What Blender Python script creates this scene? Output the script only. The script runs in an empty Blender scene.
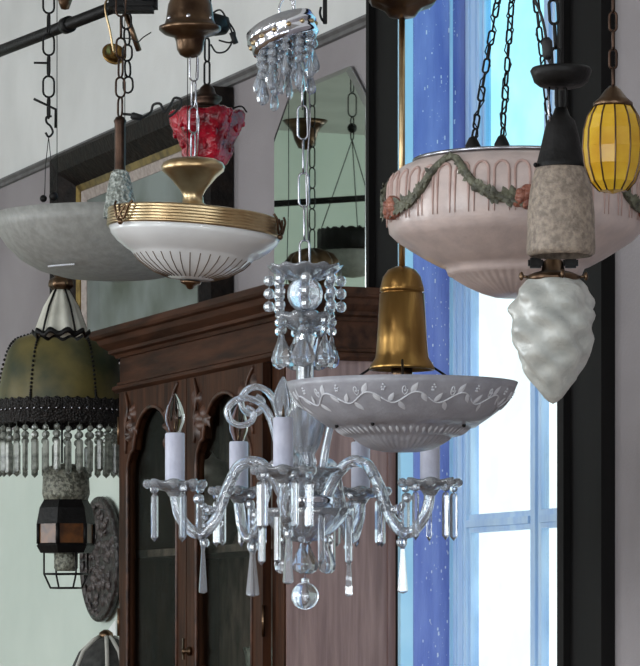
import bpy, bmesh, math, random
from mathutils import Vector, Matrix, Euler
random.seed(7)
S = bpy.context.scene
COL = S.collection
PI = math.pi
sin, cos = math.sin, math.cos

# ------------------------------------------------------------------ camera frame
F = 3400.0; HV = 630.0; CU = 320.0; EYE = 1.5
def at(u, v, Y): return Vector(((u-CU)/F*Y, Y, EYE+(HV-v)/F*Y))

# wall frame: local x runs along the window wall towards the viewer, local y into the wall
d = Vector((-.362, .932, 0)).normalized()
ANG = math.atan2(-d.y, -d.x)
PW = Vector((.195, 7.605, 0))
MW = Matrix.Translation(PW) @ Matrix.Rotation(ANG, 4, 'Z')
NRM = Vector((d.y, -d.x, 0))
CEIL = 3.7

# ------------------------------------------------------------------ materials
def mat(name, c, rough=.5, metal=0., c2=None, scale=8., det=4., bump=0., bscale=None, trans=0., ior=1.45,
        stretch=(1,1,1), lo=.35, hi=.65, coat=0., sss=0., bumptype='noise', spec=.5):
    m = bpy.data.materials.new(name); m.use_nodes = True
    nt = m.node_tree; b = nt.nodes['Principled BSDF']; L = nt.links
    b.inputs['Roughness'].default_value = rough; b.inputs['Metallic'].default_value = metal
    b.inputs['Transmission Weight'].default_value = trans; b.inputs['IOR'].default_value = ior
    b.inputs['Coat Weight'].default_value = coat
    b.inputs['Specular IOR Level'].default_value = spec
    tc = nt.nodes.new('ShaderNodeTexCoord'); mp = nt.nodes.new('ShaderNodeMapping')
    mp.inputs['Scale'].default_value = stretch
    L.new(tc.outputs['Object'], mp.inputs['Vector'])
    n = nt.nodes.new('ShaderNodeTexNoise'); n.inputs['Scale'].default_value = scale; n.inputs['Detail'].default_value = det
    L.new(mp.outputs['Vector'], n.inputs['Vector'])
    if c2 is None: c2 = tuple(x*.86 for x in c)
    r = nt.nodes.new('ShaderNodeValToRGB')
    r.color_ramp.elements[0].position = lo; r.color_ramp.elements[1].position = hi
    r.color_ramp.elements[0].color = (*c2, 1); r.color_ramp.elements[1].color = (*c, 1)
    L.new(n.outputs['Fac'], r.inputs['Fac']); L.new(r.outputs['Color'], b.inputs['Base Color'])
    if bump:
        if bumptype == 'voronoi':
            t = nt.nodes.new('ShaderNodeTexVoronoi'); out = t.outputs['Distance']
        else:
            t = nt.nodes.new('ShaderNodeTexNoise'); t.inputs['Detail'].default_value = 3; out = t.outputs['Fac']
        t.inputs['Scale'].default_value = bscale or scale*3
        L.new(mp.outputs['Vector'], t.inputs['Vector'])
        bp = nt.nodes.new('ShaderNodeBump'); bp.inputs['Strength'].default_value = bump; bp.inputs['Distance'].default_value = .01
        L.new(out, bp.inputs['Height']); L.new(bp.outputs['Normal'], b.inputs['Normal'])
    return m

def srgb(r, g, b):
    f = lambda x: (x/255/12.92 if x/255 <= .04045 else ((x/255+.055)/1.055)**2.4)
    return (f(r), f(g), f(b))

M = {}
M['wall_hi']  = mat('painted plaster light', srgb(222,222,220), .9, c2=srgb(208,208,206), scale=3, bump=.08, bscale=140)
M['wall_lo']  = mat('painted plaster mauve', srgb(150,144,146), .9, c2=srgb(136,130,132), scale=2, bump=.1, bscale=150)
M['wall_grn'] = mat('painted plaster pale green', srgb(214,224,214), .9, c2=srgb(200,212,202), scale=2, bump=.05)
M['rail']     = mat('grey painted wood', srgb(110,108,108), .6, c2=srgb(90,88,88), scale=20)
M['ceil']     = mat('ceiling plaster', srgb(205,205,202), .95, scale=4)
M['floor']    = mat('worn oak boards', srgb(120,92,66), .5, c2=srgb(84,62,44), scale=3, stretch=(1,12,1))
M['casing']   = mat('blackened wood', srgb(13,11,11), .6, c2=srgb(7,6,6), scale=6, stretch=(8,8,1), spec=.2)
M['jamb']     = mat('jamb with blue light tint', srgb(134,152,214), .7, c2=srgb(104,122,194), scale=9, stretch=(3,3,.5), bump=.2, bscale=60)  # the blue of the light is put into the jamb colour
M['jamb_fleck'] = mat('flaked white paint', srgb(225,235,250), .7, scale=30)
M['sash']     = mat('pale blue sash paint', srgb(196,224,248), .55, c2=srgb(170,204,242), scale=8, stretch=(4,4,.6))
M['bead']     = mat('pale cyan paint', srgb(186,230,252), .6, c2=srgb(170,220,246), scale=8)
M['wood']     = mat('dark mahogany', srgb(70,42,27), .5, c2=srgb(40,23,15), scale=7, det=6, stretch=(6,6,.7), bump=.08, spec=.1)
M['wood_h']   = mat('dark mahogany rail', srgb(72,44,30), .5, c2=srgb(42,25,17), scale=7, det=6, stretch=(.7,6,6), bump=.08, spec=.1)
M['wood_side']= mat('window-lit mahogany side', srgb(146,118,112), .5, c2=srgb(118,92,88), scale=9, det=6, stretch=(7,7,.5), bump=.12, bscale=60)  # paler mauve puts the window light into the mahogany colour
M['wood_in']  = mat('cabinet interior', srgb(112,98,88), .6, c2=srgb(50,40,34), scale=14, stretch=(2,2,.8))
M['carve']    = mat('carved mahogany', srgb(84,52,36), .4, c2=srgb(44,25,17), scale=30)
M['brass']    = mat('aged brass', srgb(204,182,144), .3, 1., c2=srgb(160,132,96), scale=14, bump=.05, bscale=60)
M['brass_d']  = mat('dark antique brass', srgb(116,94,74), .3, 1., c2=srgb(66,50,40), scale=16, bump=.1, bscale=70)
M['gold']     = mat('spun gold brass', srgb(176,138,80), .28, 1., c2=srgb(140,106,60), scale=22, stretch=(1,1,.2), bump=.05)
M['black']    = mat('black iron', srgb(20,18,18), .5, .3, c2=srgb(10,9,9), scale=30, bump=.15, bscale=90, spec=.35)
M['bronze']   = mat('brown bronze chain', srgb(74,56,46), .4, .9, c2=srgb(46,34,28), scale=40)
M['chrome']   = mat('bright chrome', srgb(226,226,232), .1, 1., c2=srgb(200,200,210), scale=20)
M['nickel']   = mat('silvered chain', srgb(190,190,196), .22, 1., c2=srgb(150,150,158), scale=40)
M['cable']    = mat('black rubber cable', srgb(24,24,25), .6, scale=30)
M['crystal']  = mat('cut crystal', (.88,.93,1.), .0, 0, c2=(.82,.88,1.), scale=30, trans=.74, ior=1.85, coat=.6)  # crystal, arm, prism: milky blue-white put in for refracted window light
M['crystal2'] = mat('clear glass arm', (.88,.93,1.), .0, 0, c2=(.82,.88,1.), scale=60, trans=.76, ior=1.8, coat=.6)
M['prism']    = mat('clear cut prism', (.90,.94,1.), .0, 0, c2=(.86,.91,1.), scale=30, trans=.86, ior=1.6, coat=.6)
M['bulb']     = mat('clear bulb glass', (.96,.97,1.), .0, 0, c2=(.95,.96,1.), scale=5, trans=1., ior=1.12)
M['sleeve']   = mat('white candle sleeve', srgb(204,206,222), .5, c2=srgb(188,190,208), scale=30, bump=.15, bscale=120)
M['opal']     = mat('opal white glass', srgb(214,214,214), .22, c2=srgb(200,200,201), scale=9, coat=.3)
M['opal_rib'] = mat('amber rib line', srgb(92,74,58), .5, scale=30)
M['greyglass']= mat('satin grey glass', srgb(150,150,146), .5, c2=srgb(134,134,130), scale=60, bump=.1, bscale=200)
M['frost']    = mat('frosted pressed glass', srgb(166,166,174), .42, c2=srgb(150,150,158), scale=30, bump=.12, bscale=180, coat=.15)
M['frost_w']  = mat('white etched relief', srgb(216,218,224), .5, c2=srgb(204,206,214), scale=40)
M['pink']     = mat('pale pink opal glass', srgb(196,178,172), .34, c2=srgb(178,162,158), scale=30, bump=.06, bscale=160, coat=.2)
M['pink_in']  = mat('pink painted flute', srgb(176,148,140), .4, c2=srgb(160,132,124), scale=40)
M['garland']  = mat('painted green garland', srgb(104,104,86), .5, c2=srgb(60,58,48), scale=60, bump=.4, bscale=150)
M['rose']     = mat('painted dusky rose', srgb(156,100,80), .4, c2=srgb(112,64,52), scale=60, bump=.3, bscale=140)
M['beige']    = mat('frosted beige glass', srgb(152,138,124), .5, c2=srgb(112,100,90), scale=120, bump=.3, bscale=260)
M['flame']    = mat('frosted flame glass', srgb(188,188,182), .4, c2=srgb(166,168,164), scale=40, bump=.12, bscale=120, trans=.12)
M['amber']    = mat('amber glass', srgb(240,196,60), .12, c2=srgb(214,160,36), scale=20, trans=.35)
M['ruby']     = mat('ruby glass', srgb(186,14,44), .08, c2=srgb(96,4,20), scale=26, bump=.6, bscale=60, trans=.22)
M['textured'] = mat('hammered clear glass', srgb(214,220,214), .14, c2=srgb(130,138,130), scale=110, bump=.9, bscale=130, trans=.25, bumptype='voronoi')
M['mottle']   = mat('mottled grey glass', srgb(146,146,132), .4, c2=srgb(84,84,74), scale=110, bump=.6, bscale=150, lo=.42, hi=.58)
M['fluted']   = mat('pale pleated glass', srgb(206,204,192), .45, c2=srgb(180,178,166), scale=20)
M['olive']    = mat('olive slag glass', srgb(100,90,50), .4, c2=srgb(40,48,28), scale=9, det=5)
M['lace']     = mat('blackened bead lace', srgb(36,30,28), .6, c2=srgb(14,11,10), scale=90, bump=.9, bscale=160, bumptype='voronoi')
M['smoke']    = mat('smoky prism glass', srgb(196,200,190), .08, c2=srgb(120,124,116), scale=60, trans=.5)
M['amberpane']= mat('dim amber pane', srgb(112,68,30), .3, c2=srgb(62,36,20), scale=30)
M['tray']     = mat('carved dark tray', srgb(46,37,36), .38, c2=srgb(22,17,17), scale=30, bump=.7, bscale=60)
M['tray_hi']  = mat('worn carving', srgb(84,74,72), .38, c2=srgb(44,37,36), scale=60, bump=.3)
M['frame']    = mat('ebonised picture frame', srgb(32,24,20), .6, c2=srgb(12,9,8), scale=30, bump=.5, bscale=60, spec=.2)
M['gilt']     = mat('dull gilt slip', srgb(150,126,70), .4, .7, c2=srgb(96,78,42), scale=30)
M['mount']    = mat('pale linen slip', srgb(176,164,156), .7, c2=srgb(150,138,132), scale=60)
M['canvas']   = mat('murky painting', srgb(126,134,132), .4, c2=srgb(60,66,54), scale=3.2, det=6, coat=.3)
M['mirror']   = mat('silvered mirror', srgb(214,226,214), .015, 1., c2=srgb(208,222,210), scale=2)
M['mirror_b'] = mat('mirror bevelled edge', srgb(200,206,204), .12, 1., scale=4)
M['darkcloth']= mat('charcoal fabric', srgb(70,70,68), .85, c2=srgb(48,48,47), scale=50)
M['palecloth']= mat('pale fabric trim', srgb(190,188,180), .85, scale=50)
M['white']    = mat('white card', srgb(240,242,240), .8, scale=20)
M['china']    = mat('dim grey china', srgb(128,122,116), .35, c2=srgb(84,80,76), scale=20)

def glass_pane(name, tint, refl=.06):
    m = bpy.data.materials.new(name); m.use_nodes = True
    nt = m.node_tree; nt.nodes.clear()
    o = nt.nodes.new('ShaderNodeOutputMaterial'); mx = nt.nodes.new('ShaderNodeMixShader')
    tr = nt.nodes.new('ShaderNodeBsdfTransparent'); gl = nt.nodes.new('ShaderNodeBsdfGlossy')
    n = nt.nodes.new('ShaderNodeTexNoise'); n.inputs['Scale'].default_value = 7; n.inputs['Detail'].default_value = 8
    r = nt.nodes.new('ShaderNodeValToRGB')
    r.color_ramp.elements[0].color = (*[x*.90 for x in tint],1); r.color_ramp.elements[1].color = (*tint,1)
    r.color_ramp.elements[0].position = .4; r.color_ramp.elements[1].position = .6
    tc = nt.nodes.new('ShaderNodeTexCoord')
    nt.links.new(tc.outputs['Object'], n.inputs['Vector']); nt.links.new(n.outputs['Fac'], r.inputs['Fac'])
    nt.links.new(r.outputs['Color'], tr.inputs['Color'])
    gl.inputs['Roughness'].default_value = .12
    mx.inputs['Fac'].default_value = refl
    nt.links.new(tr.outputs[0], mx.inputs[1]); nt.links.new(gl.outputs[0], mx.inputs[2]); nt.links.new(mx.outputs[0], o.inputs['Surface'])
    return m
M['pane_up'] = glass_pane('upper pane glass', (.66,.93,1.0))
M['pane_lo'] = glass_pane('lower pane glass', (.97,1.0,1.0))
M['cabglass'] = glass_pane('old cabinet glass', (.85,.86,.84), .03)

# ------------------------------------------------------------------ mesh builder
class MB:
    def __init__(s): s.v = []; s.f = []; s.sm = []; s.mi = []; s.cur = 0
    def add(s, vs, fs, smooth=True, mx=None):
        o = len(s.v)
        s.v += [tuple(mx @ Vector(p)) if mx else tuple(p) for p in vs]
        for f in fs:
            s.f.append([o+i for i in f]); s.sm.append(smooth); s.mi.append(s.cur)
        return s
    def lathe(s, prof, seg=48, fn=None, smooth=True, mx=None, cap=True):
        """prof: (r,z) points; fn(theta,i,r,z)->(r,z) shapes it"""
        vs = []; fs = []; rings = []
        for i, (r, z) in enumerate(prof):
            if r < 1e-6: rings.append([len(vs)]); vs.append((0,0,z)); continue
            ring = []
            for k in range(seg):
                a = 2*PI*k/seg
                rr, zz = fn(a, i, r, z) if fn else (r, z)
                ring.append(len(vs)); vs.append((rr*cos(a), rr*sin(a), zz))
            rings.append(ring)
        for A, B in zip(rings, rings[1:]):
            if len(A) == 1 and len(B) == 1: continue
            for k in range(seg):
                k2 = (k+1) % seg
                if len(A) == 1: fs.append((A[0], B[k2], B[k]))
                elif len(B) == 1: fs.append((A[k], A[k2], B[0]))
                else: fs.append((A[k], A[k2], B[k2], B[k]))
        if cap:
            if len(rings[0]) > 1: fs.append(tuple(rings[0][::-1]))
            if len(rings[-1]) > 1: fs.append(tuple(rings[-1]))
        return s.add(vs, fs, smooth, mx)
    def tube(s, pts, r, seg=8, closed=False, mx=None, smooth=True, twist=0, lob=0, lobamp=0):
        pts = [Vector(p) for p in pts]; n = len(pts)
        rs = r if isinstance(r, (list, tuple)) else [r]*n
        vs = []; fs = []; N = None; prevT = None
        for i, p in enumerate(pts):
            if closed: T = (pts[(i+1)%n]-pts[(i-1)%n])
            else: T = pts[min(i+1,n-1)]-pts[max(i-1,0)]
            if T.length < 1e-9: T = prevT or Vector((0,0,1))
            T = T.normalized()
            if N is None:
                a = Vector((0,0,1)) if abs(T.z) < .9 else Vector((1,0,0))
                N = T.cross(a).normalized()
            else:
                N = (N - T*N.dot(T))
                N = N.normalized() if N.length > 1e-6 else T.orthogonal().normalized()
            B = T.cross(N); prevT = T
            for k in range(seg):
                a = 2*PI*k/seg + twist*i
                rr = rs[i]*(1+lobamp*cos(lob*2*PI*k/seg)) if lob else rs[i]
                q = p + N*(rr*cos(a)) + B*(rr*sin(a)); vs.append(q)
        rng = n if closed else n-1
        for i in range(rng):
            j = (i+1) % n
            for k in range(seg):
                k2 = (k+1) % seg
                fs.append((i*seg+k, i*seg+k2, j*seg+k2, j*seg+k))
        if not closed:
            fs.append(tuple(range(seg))[::-1]); fs.append(tuple((n-1)*seg+k for k in range(seg)))
        return s.add(vs, fs, smooth, mx)
    def box(s, x0, x1, y0, y1, z0, z1, mx=None, bev=0):
        if bev:
            bm = bmesh.new(); bmesh.ops.create_cube(bm, size=1)
            bmesh.ops.scale(bm, vec=(x1-x0, y1-y0, z1-z0), verts=bm.verts)
            bmesh.ops.translate(bm, vec=((x0+x1)/2,(y0+y1)/2,(z0+z1)/2), verts=bm.verts)
            bmesh.ops.bevel(bm, geom=list(bm.edges), offset=bev, segments=2, affect='EDGES')
            s.bm(bm, False, mx); return s
        vs = [(x,y,z) for x in (x0,x1) for y in (y0,y1) for z in (z0,z1)]
        fs = [(0,1,3,2),(4,6,7,5),(0,4,5,1),(2,3,7,6),(0,2,6,4),(1,5,7,3)]
        return s.add(vs, fs, False, mx)
    def bm(s, bm, smooth=True, mx=None):
        bm.verts.index_update()
        s.add([v.co.copy() for v in bm.verts], [[v.index for v in f.verts] for f in bm.faces], smooth, mx); bm.free(); return s
    def ball(s, c, r, seg=12, rings=8, sc=(1,1,1), mx=None, smooth=True):
        prof = [(0, r)] + [(r*sin(PI*i/rings), r*cos(PI*i/rings)) for i in range(1, rings)] + [(0, -r)]
        m = Matrix.Translation(Vector(c)) @ Matrix.Diagonal((*sc, 1))
        return s.lathe(prof[::-1], seg, None, smooth, (mx @ m) if mx else m)
    def leaf(s, m, l, w, t):
        """pointed leaf along local x, lying in local xy, domed by t"""
        n = 6; vs = [(0,0,0)]
        for i in range(1, n):
            x = l*i/n; h = w*sin(PI*(i/n)**.8)
            vs += [(x, h, 0), (x, 0, t*sin(PI*i/n)), (x, -h, 0)]
        vs.append((l,0,0)); fs = [(0,2,1),(0,3,2)]
        for i in range(n-2):
            a = 1+3*i; fs += [(a,a+1,a+4,a+3),(a+1,a+2,a+5,a+4)]
        a = 1+3*(n-2); e = len(vs)-1; fs += [(a,a+1,e),(a+1,a+2,e)]
        return s.add(vs, fs, True, m)
    def sweep(s, prof, path, mx=None):
        """prof (out,z) swept along an xy path of (x,y,ox,oy): outward mitre vectors"""
        n = len(prof); vs = []; fs = []
        for (x, y, ox, oy) in path:
            for (o, z) in prof: vs.append((x+ox*o, y+oy*o, z))
        for i in range(len(path)-1):
            for k in range(n):
                k2 = (k+1) % n
                fs.append((i*n+k, i*n+k2, (i+1)*n+k2, (i+1)*n+k))
        fs.append(tuple(range(n))[::-1]); fs.append(tuple((len(path)-1)*n+k for k in range(n)))
        return s.add(vs, fs, False, mx)
    def build(s, name, m, parent=None, loc=(0,0,0), rot=(0,0,0)):
        me = bpy.data.meshes.new(name); me.from_pydata(s.v, [], s.f)
        ms = m if isinstance(m, (list, tuple)) else [m]
        for q in ms: me.materials.append(M[q])
        me.polygons.foreach_set('use_smooth', s.sm); me.polygons.foreach_set('material_index', s.mi)
        b = bmesh.new(); b.from_mesh(me); bmesh.ops.recalc_face_normals(b, faces=b.faces); b.to_mesh(me); b.free()
        me.update()
        o = bpy.data.objects.new(name, me); COL.objects.link(o)
        o.location = loc; o.rotation_euler = rot
        if parent: o.parent = parent
        return o

def thing(name, label, cat, loc=(0,0,0), rotz=0, group=None):
    o = bpy.data.objects.new(name, None); COL.objects.link(o)
    o.empty_display_size = .05
    o.location = loc; o.rotation_euler = (0,0,rotz); o['label'] = label; o['category'] = cat
    if group: o['group'] = group
    return o
def tag(o, label, cat, group=None):
    o['label'] = label; o['category'] = cat
    if group: o['group'] = group
    return o
def struct(o): o['kind'] = 'structure'; return o
def copy(o, parent, loc=None, rot=None):
    c = o.copy(); COL.objects.link(c); c.parent = parent
    if loc is not None: c.location = loc
    if rot is not None: c.rotation_euler = rot
    return c

def chain(mb, p0, p1, L=.05, W=.022, r=.0025, seg=6, twist=0., mx=None, jitter=0.):
    p0 = Vector(p0); p1 = Vector(p1); T = p1-p0; D = T.length; T.normalize()
    pitch = L-2.2*r; n = max(1, int(round(D/pitch))); pitch = D/n; Lk = pitch+2.2*r
    a = Vector((0,0,1)) if abs(T.z) < .9 else Vector((1,0,0))
    A = T.cross(a).normalized(); B = T.cross(A)
    for i in range(n):
        ph = twist + (PI/2 if i % 2 else 0) + random.uniform(-jitter, jitter)
        X = A*cos(ph)+B*sin(ph); c = p0+T*(pitch*(i+.5)); h = Lk/2-W/2; w = W/2-r
        pts = []
        for k in range(7): q = -PI/2+PI*k/6; pts.append(c + T*(h+w*cos(q)) + X*(w*sin(q)))
        for k in range(7): q = PI/2+PI*k/6; pts.append(c + T*(-h+w*cos(q)) + X*(w*sin(q)))
        mb.tube(pts, r, seg, closed=True, mx=mx)
    return mb

def spline(pts, n=10):
    """Catmull-Rom through the points"""
    P = [Vector(p) for p in pts]; P = [P[0]*2-P[1]] + P + [P[-1]*2-P[-2]]; out = []
    for i in range(1, len(P)-2):
        a,b,c,e = P[i-1],P[i],P[i+1],P[i+2]
        for k in range(n):
            t = k/n
            out.append(.5*((2*b)+(c-a)*t+(2*a-5*b+4*c-e)*t*t+(3*b-a-3*c+e)*t**3))
    out.append(P[-2]); return out

# ------------------------------------------------------------------ the room
XA, XB = -7.0, 9.4         # ends of the window wall
OX0, OX1, OZ0, OZ1 = .03, .88, .75, 3.25
RAILZ = 2.90
def wall(parts, name, mats):
    mb = MB()
    for (b, i) in parts: mb.cur = i; mb.box(*b)
    o = mb.build(name, mats); o.matrix_world = MW; return struct(o)
T = .16
wall([((XA-.2, OX0, 0, T, 0, RAILZ), 0), ((XA-.2, OX0, 0, T, RAILZ, CEIL), 1),
      ((OX1, XB+.2, 0, T, 0, RAILZ), 0), ((OX1, XB+.2, 0, T, RAILZ, CEIL), 1),
      ((OX0, OX1, 0, T, 0, OZ0), 0), ((OX0, OX1, 0, T, OZ1, CEIL), 1)], 'wall_back', ['wall_lo', 'wall_hi'])
# lower far wall beyond the cabinet: its stronger light put into a paler panel
o = MB().box(XA, -1.62, -.004, 0, .1, 2.12).build('lit_wall_panel', 'wall_grn'); o.matrix_world = MW; struct(o)
o.name = 'trim_lit_wall'
YL = -6.2
wall([((XA-.2, XA, YL-.2, 0, 0, CEIL), 0)], 'wall_far', ['wall_grn'])
def pierced(a0, a1, holes, z0, z1, along):
    """boxes of a wall with window holes"""
    out = []; prev = a0
    for (h0, h1) in holes:
        out.append((prev, h0, 0, CEIL)); out.append((h0, h1, 0, z0)); out.append((h0, h1, z1, CEIL)); prev = h1
    out.append((prev, a1, 0, CEIL))
    return out
LH = [(-5.4,-3.2), (-1.6, .8), (2.4, 4.8), (6.2, 8.4)]
wall([((a, b, YL-.2, YL, z0, z1), 0) for (a, b, z0, z1) in pierced(XA, XB, LH, .9, 3.2, 'x')], 'wall_left', ['wall_hi'])
FH = [(-5.4, -3.2), (-2.5, -.5)]
wall([((XB, XB+.2, a, b, z0, z1), 0) for (a, b, z0, z1) in pierced(YL-.2, 0, FH, .6, 3.2, 'y')], 'wall_front', ['wall_hi'])
o = MB().box(XA-.2, XB+.2, YL-.2, T, -.1, 0).build('floor', 'floor'); o.matrix_world = MW; struct(o)
o = MB().box(XA-.2, XB+.2, YL-.2, T, CEIL, CEIL+.1).build('ceiling', 'ceil'); o.matrix_world = MW; struct(o)
# picture rail
mb = MB(); mb.sweep([(0,RAILZ-.012),(.010,RAILZ-.010),(.008,RAILZ),(.016,RAILZ+.006),(.016,RAILZ+.012),(0,RAILZ+.016)], [(XA,0,0,-1),(-.145,0,0,-1)])
o = mb.build('trim_1', 'rail'); o.matrix_world = MW; struct(o)
o = MB().box(XA, -1.5, -.015, 0, 0, .12).build('baseboard_back', 'rail'); o.matrix_world = MW; struct(o)

# the seen window: a double-hung sash in a deep jamb tinted blue for its light, with black casings
mb = MB()
mb.box(-.135, OX0-.012, -.03, 0, 0, OZ1+.12); mb.box(-.135,-.118,-.045,-.03,0,OZ1+.12)
mb.box(OX1, OX1+.17, -.03, 0, 0, OZ1+.12); mb.box(OX1+.0, OX1+.03, -.045, -.03, 0, OZ1+.12)
mb.box(OX0-.012, OX1, -.03, 0, OZ1, OZ1+.12)
o = mb.build('trim_2', 'casing'); o.matrix_world = MW; struct(o)
w = bpy.data.objects.new('window_1', None); COL.objects.link(w); w.matrix_world = MW; w['kind'] = 'structure'
mb = MB()
mb.box(OX0, OX0+.004, 0, T, OZ0, OZ1); mb.box(OX1-.004, OX1, 0, T, OZ0, OZ1)
mb.box(OX0, OX1, 0, T, OZ1-.004, OZ1); mb.box(OX0, OX1, -.04, T, OZ0, OZ0+.03)
mb.cur = 1
mb.box(OX0-.012, OX0+.004, -.03, .004, OZ0, OZ1)
mb.box(OX0+.002, OX0+.010, .088, .094, OZ0, OZ1)
mb.cur = 2
rnd = random.Random(3)
for k in range(520):
    y = .008+.1*rnd.random()**.8; z = OZ0+.5+rnd.random()*(OZ1-OZ0-.5); h = .0006+.0026*rnd.random()**3; hz = h*rnd.uniform(.8,2)
    mb.box(OX0+.004, OX0+.0048, y-h*.5, y+h*.5, z-hz, z+hz)
mb.build('jamb', ['jamb', 'bead', 'jamb_fleck'], w)
MZ = 2.33
def sash(name, y0, y1, z0, z1, bars, pane):
    mb = MB(); x0, x1 = OX0+.006, OX1-.006
    mb.box(x0, x0+.078, y0, y1, z0, z1); mb.box(x1-.078, x1, y0, y1, z0, z1)
    mb.box(x0+.078, x1-.078, y0, y1, z0, z0+.05); mb.box(x0+.078, x1-.078, y0, y1, z1-.045, z1)
    mb.box(x0+.078, x0+.086, y0+.008, y1-.008, z0+.05, z1-.045); 
    mb.box(x0+.022, x0+.030, y0-.004, y0, z0, z1); mb.box(x0+.055, x0+.063, y0-.003, y0, z0, z1)
    mc = .467
    mb.box(mc-.028, mc+.028, y0+.006, y1-.006, z0+.05, z1-.045); mb.box(mc-.01, mc+.01, y0-.001, y0+.006, z0+.05, z1-.045)
    for b in bars:
        for (a, c) in ((x0+.078, mc-.028), (mc+.028, x1-.078)):
            mb.box(a, c, y0+.006, y1-.006, b-.02, b+.02); mb.box(a, c, y0, y0+.006, b-.008, b+.008)
    o = mb.build(name, 'sash', w)
    p = MB().box(x0+.07, x1-.07, (y0+y1)/2-.002, (y0+y1)/2+.002, z0+.04, z1-.04).build('pane', pane, o)
sash('lower_sash', .094, .124, OZ0+.03, MZ, [1.735, 1.25], 'pane_lo')
sash('upper_sash', .126, .154, MZ-.045, OZ1-.004, [], 'pane_up')
mb = MB().box(-.12, OX0-.005, -.034, -.03, OZ0, OZ1)

# unseen shopfront windows added on the other walls for light: frames only
def plain_window(name, a0, a1, z0, z1, along):
    mb = MB(); t = .06
    def bb(p0, p1, q0, q1):
        if along == 'x': mb.box(p0, p1, YL-.14, YL-.08, q0, q1)
        else: mb.box(XB+.08, XB+.14, p0, p1, q0, q1)
    bb(a0, a0+t, z0, z1); bb(a1-t, a1, z0, z1); bb(a0+t, a1-t, z0, z0+t); bb(a0+t, a1-t, z1-t, z1); bb((a0+a1)/2-.03, (a0+a1)/2+.03, z0+t, z1-t)
    o = mb.build(name, 'sash'); o.matrix_world = MW; struct(o)
k = 2
for (a, b) in LH: plain_window('window_%d' % k, a, b, .9, 3.2, 'x'); k += 1
for (a, b) in FH: plain_window('window_%d' % k, a, b, .6, 3.2, 'y'); k += 1

def window_fill(name, loc, toward, w_, h_, power, color=(1,1,1)):  # area lamps added in the unseen windows to light the room
    L = bpy.data.lights.new(name, 'AREA'); L.shape = 'RECTANGLE'; L.size = w_; L.size_y = h_; L.energy = power; L.color = color
    o = bpy.data.objects.new(name, L); COL.objects.link(o)
    p = MW @ Vector(loc); q = MW.to_3x3() @ Vector(toward)
    o.location = p; o.rotation_euler = q.to_track_quat('-Z', 'Z').to_euler()
    o.visible_camera = True
    return o
for i, (a, b) in enumerate(LH):
    window_fill('window_fill', ((a+b)/2, YL-.16, 2.05), (0,1,0), b-a-.1, 2.2, (95,105,90,45)[i], (.95,.98,1.))
for i, (a, b) in enumerate(FH):
    window_fill('window_fill', (XB+.16, (a+b)/2, 1.9), (-1,0,0), b-a-.1, 2.5, 75, (.93,.97,1.))

def added_ceiling_tube(x, y):  # tube lamps added out of view to brighten the crystal
    p = MW @ Vector((x, y, CEIL-.03))
    t = thing('added_tube_light', 'long white tube light added unseen overhead to brighten the crystal', 'fill light', p, ANG, 'added unseen tube lights overhead')
    MB().box(-.65,.65,-.06,.06,0,.03).build('housing','white',t)
    L = bpy.data.lights.new('tube','AREA'); L.shape = 'RECTANGLE'; L.size = 1.2; L.size_y = .08; L.energy = 11; L.color = (.93,.96,1.)
    o = bpy.data.objects.new('tube', L); COL.objects.link(o); o.location = (0,0,-.012); o.parent = t
for (x, y) in ((5.2,-1.5),(5.2,-4.2),(2.6,-3.2),(.4,-4.6),(2.6,-5.4)): added_ceiling_tube(x, y)

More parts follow.
